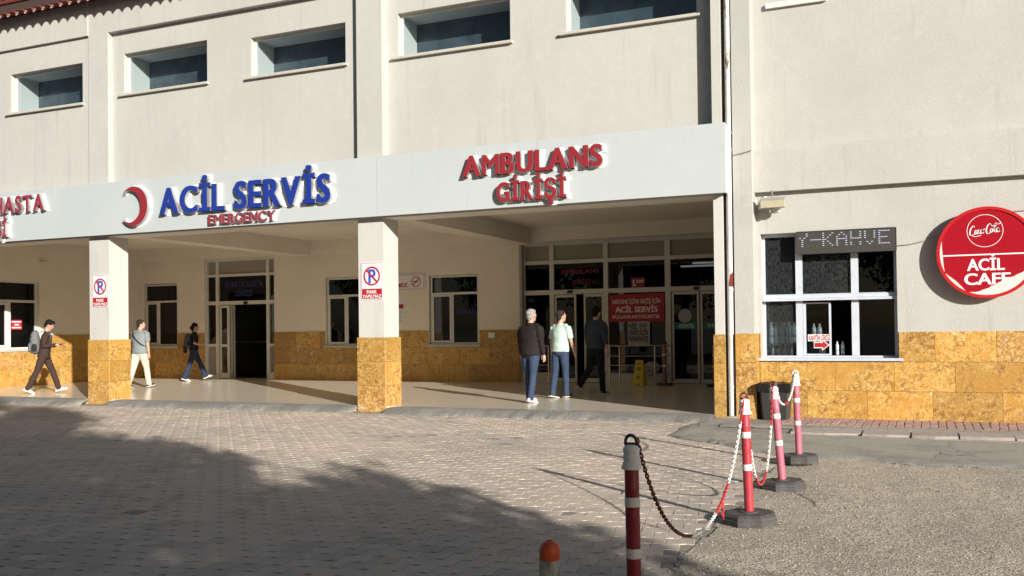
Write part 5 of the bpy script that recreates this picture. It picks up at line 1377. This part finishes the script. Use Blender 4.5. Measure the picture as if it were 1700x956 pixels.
        sm = MB(); out = [(-.03, -.085), (.03, -.085), (.04, -.03), (.044, .06), (.05, .12), (.035, .19), (0, .205), (-.035, .19), (-.05, .12), (-.044, .06), (-.04, -.03)]
        sm.prism(out, 'z', -.082, -.062); sm.v = [tuple(Pf(*v)) for v in sm.v]; sm.build("sole", sole or m_sole, t)
    # --- hair
    tmp = MB()
    if hairstyle == 'short':
        ball(tmp, (0, -.024, .042), .084, .098, .092, 18, 12); ball(tmp, (0, -.058, -.025), .070, .056, .075, 14, 8); ball(tmp, (0, .035, .084), .064, .044, .034, 12, 8)
    elif hairstyle == 'quiff':
        ball(tmp, (0, -.022, .046), .086, .100, .094, 18, 12); ball(tmp, (0, -.058, -.02), .072, .056, .07, 14, 8); ball(tmp, (0, .048, .094), .066, .046, .042, 12, 8)
    elif hairstyle == 'bun':
        ball(tmp, (0, -.022, .044), .085, .099, .092, 18, 12); ball(tmp, (0, -.056, -.02), .074, .064, .075, 14, 8); ball(tmp, (0, -.115, -.03), .05, .05, .055, 14, 8); ball(tmp, (0, -.07, -.10), .055, .045, .05, 12, 8)
    tmp.v = [tuple(hp_(*v)) for v in tmp.v]
    fuse(tmp, "hair", hair, t, .007, .013, seed=3, smooth_it=1)
    bpy.context.view_layer.update()
    Mw = t.matrix_world.copy()
    return dict(obj=t, wr=wr, hd=hd, lz=lz, k=k, M=Mw, rz=rz, sh=sh, hc=hc)

# man walking with a phone, profile
g1 = person("young man in a brown tracksuit looking down at a phone", (-19.20, 16.15, FL), (.74, .67), 1.75, ((.42, .12), (-.36, .10)), ((-.05, .05, 1.75), (-.15, .10, 1.80)), m_brownc, m_brownc, m_shoew, m_hairk, sleeve='long', head_tilt=.5, lean=.10, hairstyle='quiff', loose=1.0, hem=.86, sole=m_shoew)
g2 = person("man in a grey tee and cream trousers walking away", (-18.42, 18.4, FL), (-.05, 1), 1.75, ((-.30, .12), (.30, .10)), ((.05, .12, .12), (-.06, .12, .15)), m_greytee, m_beige, m_shoek, m_hairb, sleeve='short', head_turn=-.8, build=1.30, hem=.89, loose=1.12)
g3 = person("young woman in black tee and wide jeans striding to the door", (-19.35, 21.4, FL), (.62, .78), 1.68, ((.46, .08), (-.30, .06)), ((-.05, .05, 1.45), (-.10, .08, 1.55)), m_blacktee, m_darkjeans, m_shoew, m_hairk, sleeve='short', head_tilt=.1, build=.95, hairstyle='bun', flare=1.35, loose=1.08, hem=.94, sole=m_shoew)
g4 = person("grey haired man in a black jacket and blue jeans", (-6.74, 16.58, FL), (.35, .94), 1.76, ((.10, .06), (-.10, .08)), ((.02, .16, .14), (.04, .10, .16)), m_blackc, m_jeans, m_shoew, m_hairg, sleeve='long', build=1.36, hem=.88, head_turn=-.12, sole=m_shoew)
g5 = person("man in a pale mint tee and blue jeans", (-6.58, 17.80, FL), (.35, .94), 1.75, ((-.13, .08), (.12, .08)), ((-.02, .15, .18), (.14, .16, .20)), m_mint, m_jeans, m_shoek, m_hairb, sleeve='short', build=1.14, hem=.92, head_turn=-.35)
g6 = person("tall man in a dark shirt stepping into the doorway shade", (-6.20, 18.95, FL), (.40, .92), 1.86, ((-.22, .55), (.14, .06)), ((.06, .16, .18), (-.06, .18, .18)), m_navy, m_blackp, m_shoeg, m_hairk, sleeve='three', build=1.20, hem=.92, head_tilt=.12)

def held(name, label, cat, G, local, mbs, rot=0):
    """a top-level thing placed in a person's own frame"""
    w = G['M'] @ Vector(local); t = thing(name, label, cat, w, G['rz']+rot)
    for mb, nm, m_ in mbs: mb.build(nm, m_, t)
    return t
def soft_box(w, d, h, taper=.75):
    mb = MB(); secs = []
    for z, f in ((0, .82), (.06, .97), (.3, 1.0), (.6, .97), (.82, .86), (.95, .62), (1., .35)):
        secs.append((Vector((0, 0, z*h)), w/2*f, d/2*f))
    closed_loft(mb, secs, 16); return mb
def backpack(name, label, G, z, w, d, h, mats, oy=-.13, ox=0.):
    lz = G['lz']; p = lz(z); w0 = G['M'] @ (p+Vector((ox, oy-d/2, 0)))
    t = thing(name, label, "backpack", w0, G['rz'])
    fuse(soft_box(w, d, h), "pack", mats[0], t, .012, .008, 1)
    mb = MB(); b = soft_box(w*.72, d*.5, h*.42); b.v = [(x, y-d*.42, zz+.03) for x, y, zz in b.v]; fuse(b, "front_pocket", mats[0], t, .01, .004, 2)
    b = soft_box(w*.22, d*.55, h*.34); b.v = [(x+w*.46, y, zz+.04) for x, y, zz in b.v]; fuse(b, "side_pocket", mats[1], t, .01, .004, 3)
    for sg in (-1, 1):
        mb = MB(); x = sg*w*.32
        mb.tube([(x, d*.45, h*.92), (x*1.1, d*.5+.06, h*1.02), (x*1.25, d*.5+.16, h*.97), (x*1.35, d*.5+.235, h*.75), (x*1.4, d*.5+.225, h*.45), (x*1.35, d*.5+.12, h*.15), (x, d*.4, h*.08)], [(.022, .006)]*7, 8); mb.build("strap", mats[0], t, True)
    mb = MB(); mb.tube([(-.04, d*.2, h*.98), (-.03, d*.1, h*1.05), (.03, d*.1, h*1.05), (.04, d*.2, h*.98)], .008, 6); mb.build("handle", mats[1], t)
    for q in (.55, .75):
        mb = MB(); mb.tube([(-w*.42, -d*.22, h*q), (-w*.2, -d*.49, h*(q+.03)), (w*.2, -d*.49, h*(q+.03)), (w*.42, -d*.22, h*q)], .006, 6); mb.build("zip", mats[1], t)
    return t
backpack("backpack", "grey backpack on the man in brown", g1, .98, .32, .23, .52, (m_packg, m_packk), oy=-.085)
w1 = g1['wr'][0]*.5+g1['wr'][1]*.5+Vector((0, .11, .03))
mb = MB(); mb.prism(rrect(-.036, .036, -.075, .075, .01), 'z', -.004, .004); held("mobile_phone", "black phone held by the man in brown", "phone", g1, w1, [(mb, "case", m_phone)])
backpack("backpack", "small charcoal backpack on the young woman", g3, 1.04, .29, .17, .38, (m_packd, m_packk), oy=-.085)
b_ = soft_box(.20, .11, .30); t = thing("folded_jacket", "black jacket bundle hanging behind the young woman", "jacket", g3['M'] @ (g3['lz'](.86)+Vector((-.1, -.22, 0))), g3['rz'])
fuse(b_, "cloth", m_packk, t, .012, .03, 5)
w3 = g3['wr'][1]+Vector((-.03, .10, .02)); mb = MB(); mb.prism(rrect(-.05, .05, -.07, .07, .008), 'z', -.004, .004); held("phone", "white phone in the young woman's hand", "phone", g3, w3, [(mb, "case", m_paper)])
# crossbody strap of the grey tee man
t = thing("crossbody_bag", "black crossbody strap over the grey tee", "bag", g2['M'] @ g2['lz'](1.0), g2['rz'])
k_ = g2['k']; mb = MB(); pts = []
for i in range(25):
    a = 2*math.pi*i/24
    z = 1.255+.20*math.cos(a+math.pi)*1.; x = .19*1.12*math.cos(a); y_ = .15*1.12*math.sin(a)
    sq = 1.0 if z < 1.35 else 1-.9*(z-1.35)
    pts.append(Vector((x*sq*.98, y_*sq+.03*(z-1), z))*k_-Vector((0, 0, 1.0*k_)))
mb.tube(pts, [(.004, .021)]*25, 8, caps=False); mb.build("strap", m_packk, t, True)
bg_ = soft_box(.20, .07, .15); bg_.v = [(x+.06, y_+.19, z) for x, y_, z in bg_.v]; fuse(bg_, "pouch", m_packk, t, .01, .004, 1)
w4 = g4['wr'][1]+Vector((-.05, .03, -.06)); mb = MB(); mb.lathe([(.028, -.045), (.036, .045), (.034, .05)], 14); held("paper_cup", "white paper cup in the black jacket man's hand", "cup", g4, w4, [(mb, "cup", m_paper)])
# printed motif on the woman's tee
#=TREES=
# ------------------------------------------------------------------ trees across the yard, behind the camera
HS = Vector((math.sin(SUN_AZ), -math.cos(SUN_AZ), 0)); WD = Vector((math.cos(SUN_AZ), math.sin(SUN_AZ), 0)); TAN = math.tan(SUN_EL)
def leaf_mesh(pts, size, name="crown"):
    n_ = len(pts); rng = np.random.default_rng(5)
    P = np.array(pts); a = rng.normal(size=(n_, 3)); a /= np.linalg.norm(a, axis=1)[:, None]
    b = np.cross(a, rng.normal(size=(n_, 3))); b /= np.linalg.norm(b, axis=1)[:, None]
    s_ = size*rng.uniform(.6, 1.3, (n_, 1))
    V_ = np.concatenate([P-a*s_, P+b*s_*.55, P+a*s_, P-b*s_*.55], 1).reshape(-1, 3)
    me = bpy.data.meshes.new(name); me.vertices.add(n_*4); me.vertices.foreach_set("co", V_.ravel())
    me.loops.add(n_*4); me.loops.foreach_set("vertex_index", np.arange(n_*4)); me.polygons.add(n_)
    me.polygons.foreach_set("loop_start", np.arange(0, n_*4, 4)); me.update(calc_edges=True); me.materials.append(m_leaf); return me
ED = [(-40, -5), (-28, -2.2), (-24.5, -.6), (-21.5, .6), (-18.5, 1.35), (-16.6, .75), (-15.2, .9), (-13.4, 2.0), (-12.2, 2.45), (-10.6, 2.75), (-9.6, 3.3), (-8.0, 3.5), (-6.8, 3.7), (-5.2, 3.75), (-4.2, 3.78), (0, 3.8), (6, 3.8)]
def wedge(a_):
    for (a0, w0), (a1, w1) in zip(ED[:-1], ED[1:]):
        if a0 <= a_ <= a1: return w0+(w1-w0)*(a_-a0)/(a1-a0)
    return -9
t = thing("broadleaf_tree", "large leafy tree whose shade falls across the paving", "tree", (0, 0, 0))
base = HS*8.0+WD*(-.6)
tr = MB(); tr.tube([base+Vector((0, 0, -.1)), base+Vector((.05, .05, 1.5)), base+Vector((-.05, .1, 3.2))], [.30, .22, .17], 12)
limbs = []
for k_ in range(11):
    a = k_*2.4; d = (HS*math.cos(a)*.5+WD*math.sin(a)).normalized(); h = random.uniform(2.6, 3.4); ln = random.uniform(1.8, 3.2); up_ = random.uniform(1.2, 4.5)
    p0 = base+Vector((0, 0, h)); p1 = p0+d*ln*.5+Vector((0, 0, up_*.6)); p2 = p0+d*ln+Vector((0, 0, up_)); tr.tube([p0, p1, p2], [.10, .06, .025], 7)
tr.build("trunk", m_bark, t, True)
pts = []; tries = 0
rng = random.Random(11)
while tries < 8000:
    tries += 1
    a_ = 8.0+rng.uniform(-3.6, 3.6); w_ = rng.uniform(-5.2, 4.0); z = rng.uniform(2.0, 11.6)
    e = abs((a_-8)/3.7)**2.8+abs((w_+.4)/4.9)**2.8+abs((z-6.6)/5.0)**2.8
    if e > 1.0: continue
    r = rng.uniform(.22, .55); a_s = a_-z/TAN
    if w_+r*.7 > wedge(a_s)+.35*noise.noise((a_s*.55, 7.7, 1.3))+.1: continue
    # holes in the crown
    if noise.noise((w_*.8, a_s*.25, 3.3)) > .42: continue
    c = HS*a_+WD*w_+Vector((0, 0, z))
    for q in range(16):
        pts.append((c.x+rng.gauss(0, r*.45), c.y+rng.gauss(0, r*.45), c.z+rng.gauss(0, r*.40)))
link(bpy.data.objects.new("crown", leaf_mesh(pts, .10)), t)
# row of trees behind (seen only in the window panes)
def small_tree(h, R_, n_, seed):
    rr = random.Random(seed); t = bpy.data.objects.new("broadleaf_tree", None)
    tr = MB(); tr.tube([(0, 0, -.1), (.05, 0, h*.25), (0, .08, h*.5)], [.22, .17, .10], 9)
    for k_ in range(6):
        a = k_*1.05; tr.tube([(0, 0, h*.35), (R_*.4*math.cos(a), R_*.4*math.sin(a), h*.55), (R_*.75*math.cos(a), R_*.75*math.sin(a), h*.72)], [.08, .05, .02], 6)
    pts = []
    for q in range(n_):
        while True:
            p = Vector((rr.uniform(-1, 1), rr.uniform(-1, 1), rr.uniform(-1, 1)))
            if .3 < p.length < 1: break
        r = rr.uniform(.3, .6)
        for _ in range(26): pts.append((p.x*R_+rr.gauss(0, r*.5), p.y*R_+rr.gauss(0, r*.5), h*.62+p.z*h*.38+rr.gauss(0, r*.4)))
    return t, tr.mesh("trunk", m_bark, True), leaf_mesh(pts, .12)
_, tm_, cm_ = small_tree(8.5, 3.6, 420, 3)
for i, (aa, ww, s_) in enumerate(((2, -9.5, 1.35), (-6, -10.5, 1.3), (12, -8.5, 1.4), (-14, -11.5, 1.3), (22, -5.5, 1.2))):  # unseen trees added to block sky light and deepen the ground shade
    p_ = HS*aa+WD*ww; t = thing("broadleaf_tree", ("added sky-blocking tree closest behind the yard", "added sky-blocking tree beyond the paving edge", "added sky-blocking tree behind the big shade tree", "added sky-blocking tree far along the paving", "added sky-blocking tree at the back of the yard")[i], "tree", (p_.x, p_.y, 0), i*2.1, "trees across the yard"); t.scale = (s_, s_, s_)
    link(bpy.data.objects.new("trunk", tm_), t); link(bpy.data.objects.new("crown", cm_), t)
lbs = ["tree facing the porch, first of the row", "tree facing the outpatient door", "tree facing the red crescent", "tree facing the side window", "tree facing the annex", "tree at the far end of the row"]
for i, (x, yv, s_) in enumerate(((-7, -11, 1.0), (-16, -13, 1.15), (-25, -12, .95), (-36, -15, 1.2), (1.5, -14, .9), (-48, -14, 1.1))):
    t = thing("broadleaf_tree", lbs[i], "tree", (x, yv, 0), i*1.3, "trees across the yard"); t.scale = (s_, s_, s_)
    link(bpy.data.objects.new("trunk", tm_), t); link(bpy.data.objects.new("crown", cm_), t)

bpy.data.scenes.remove(TMP)
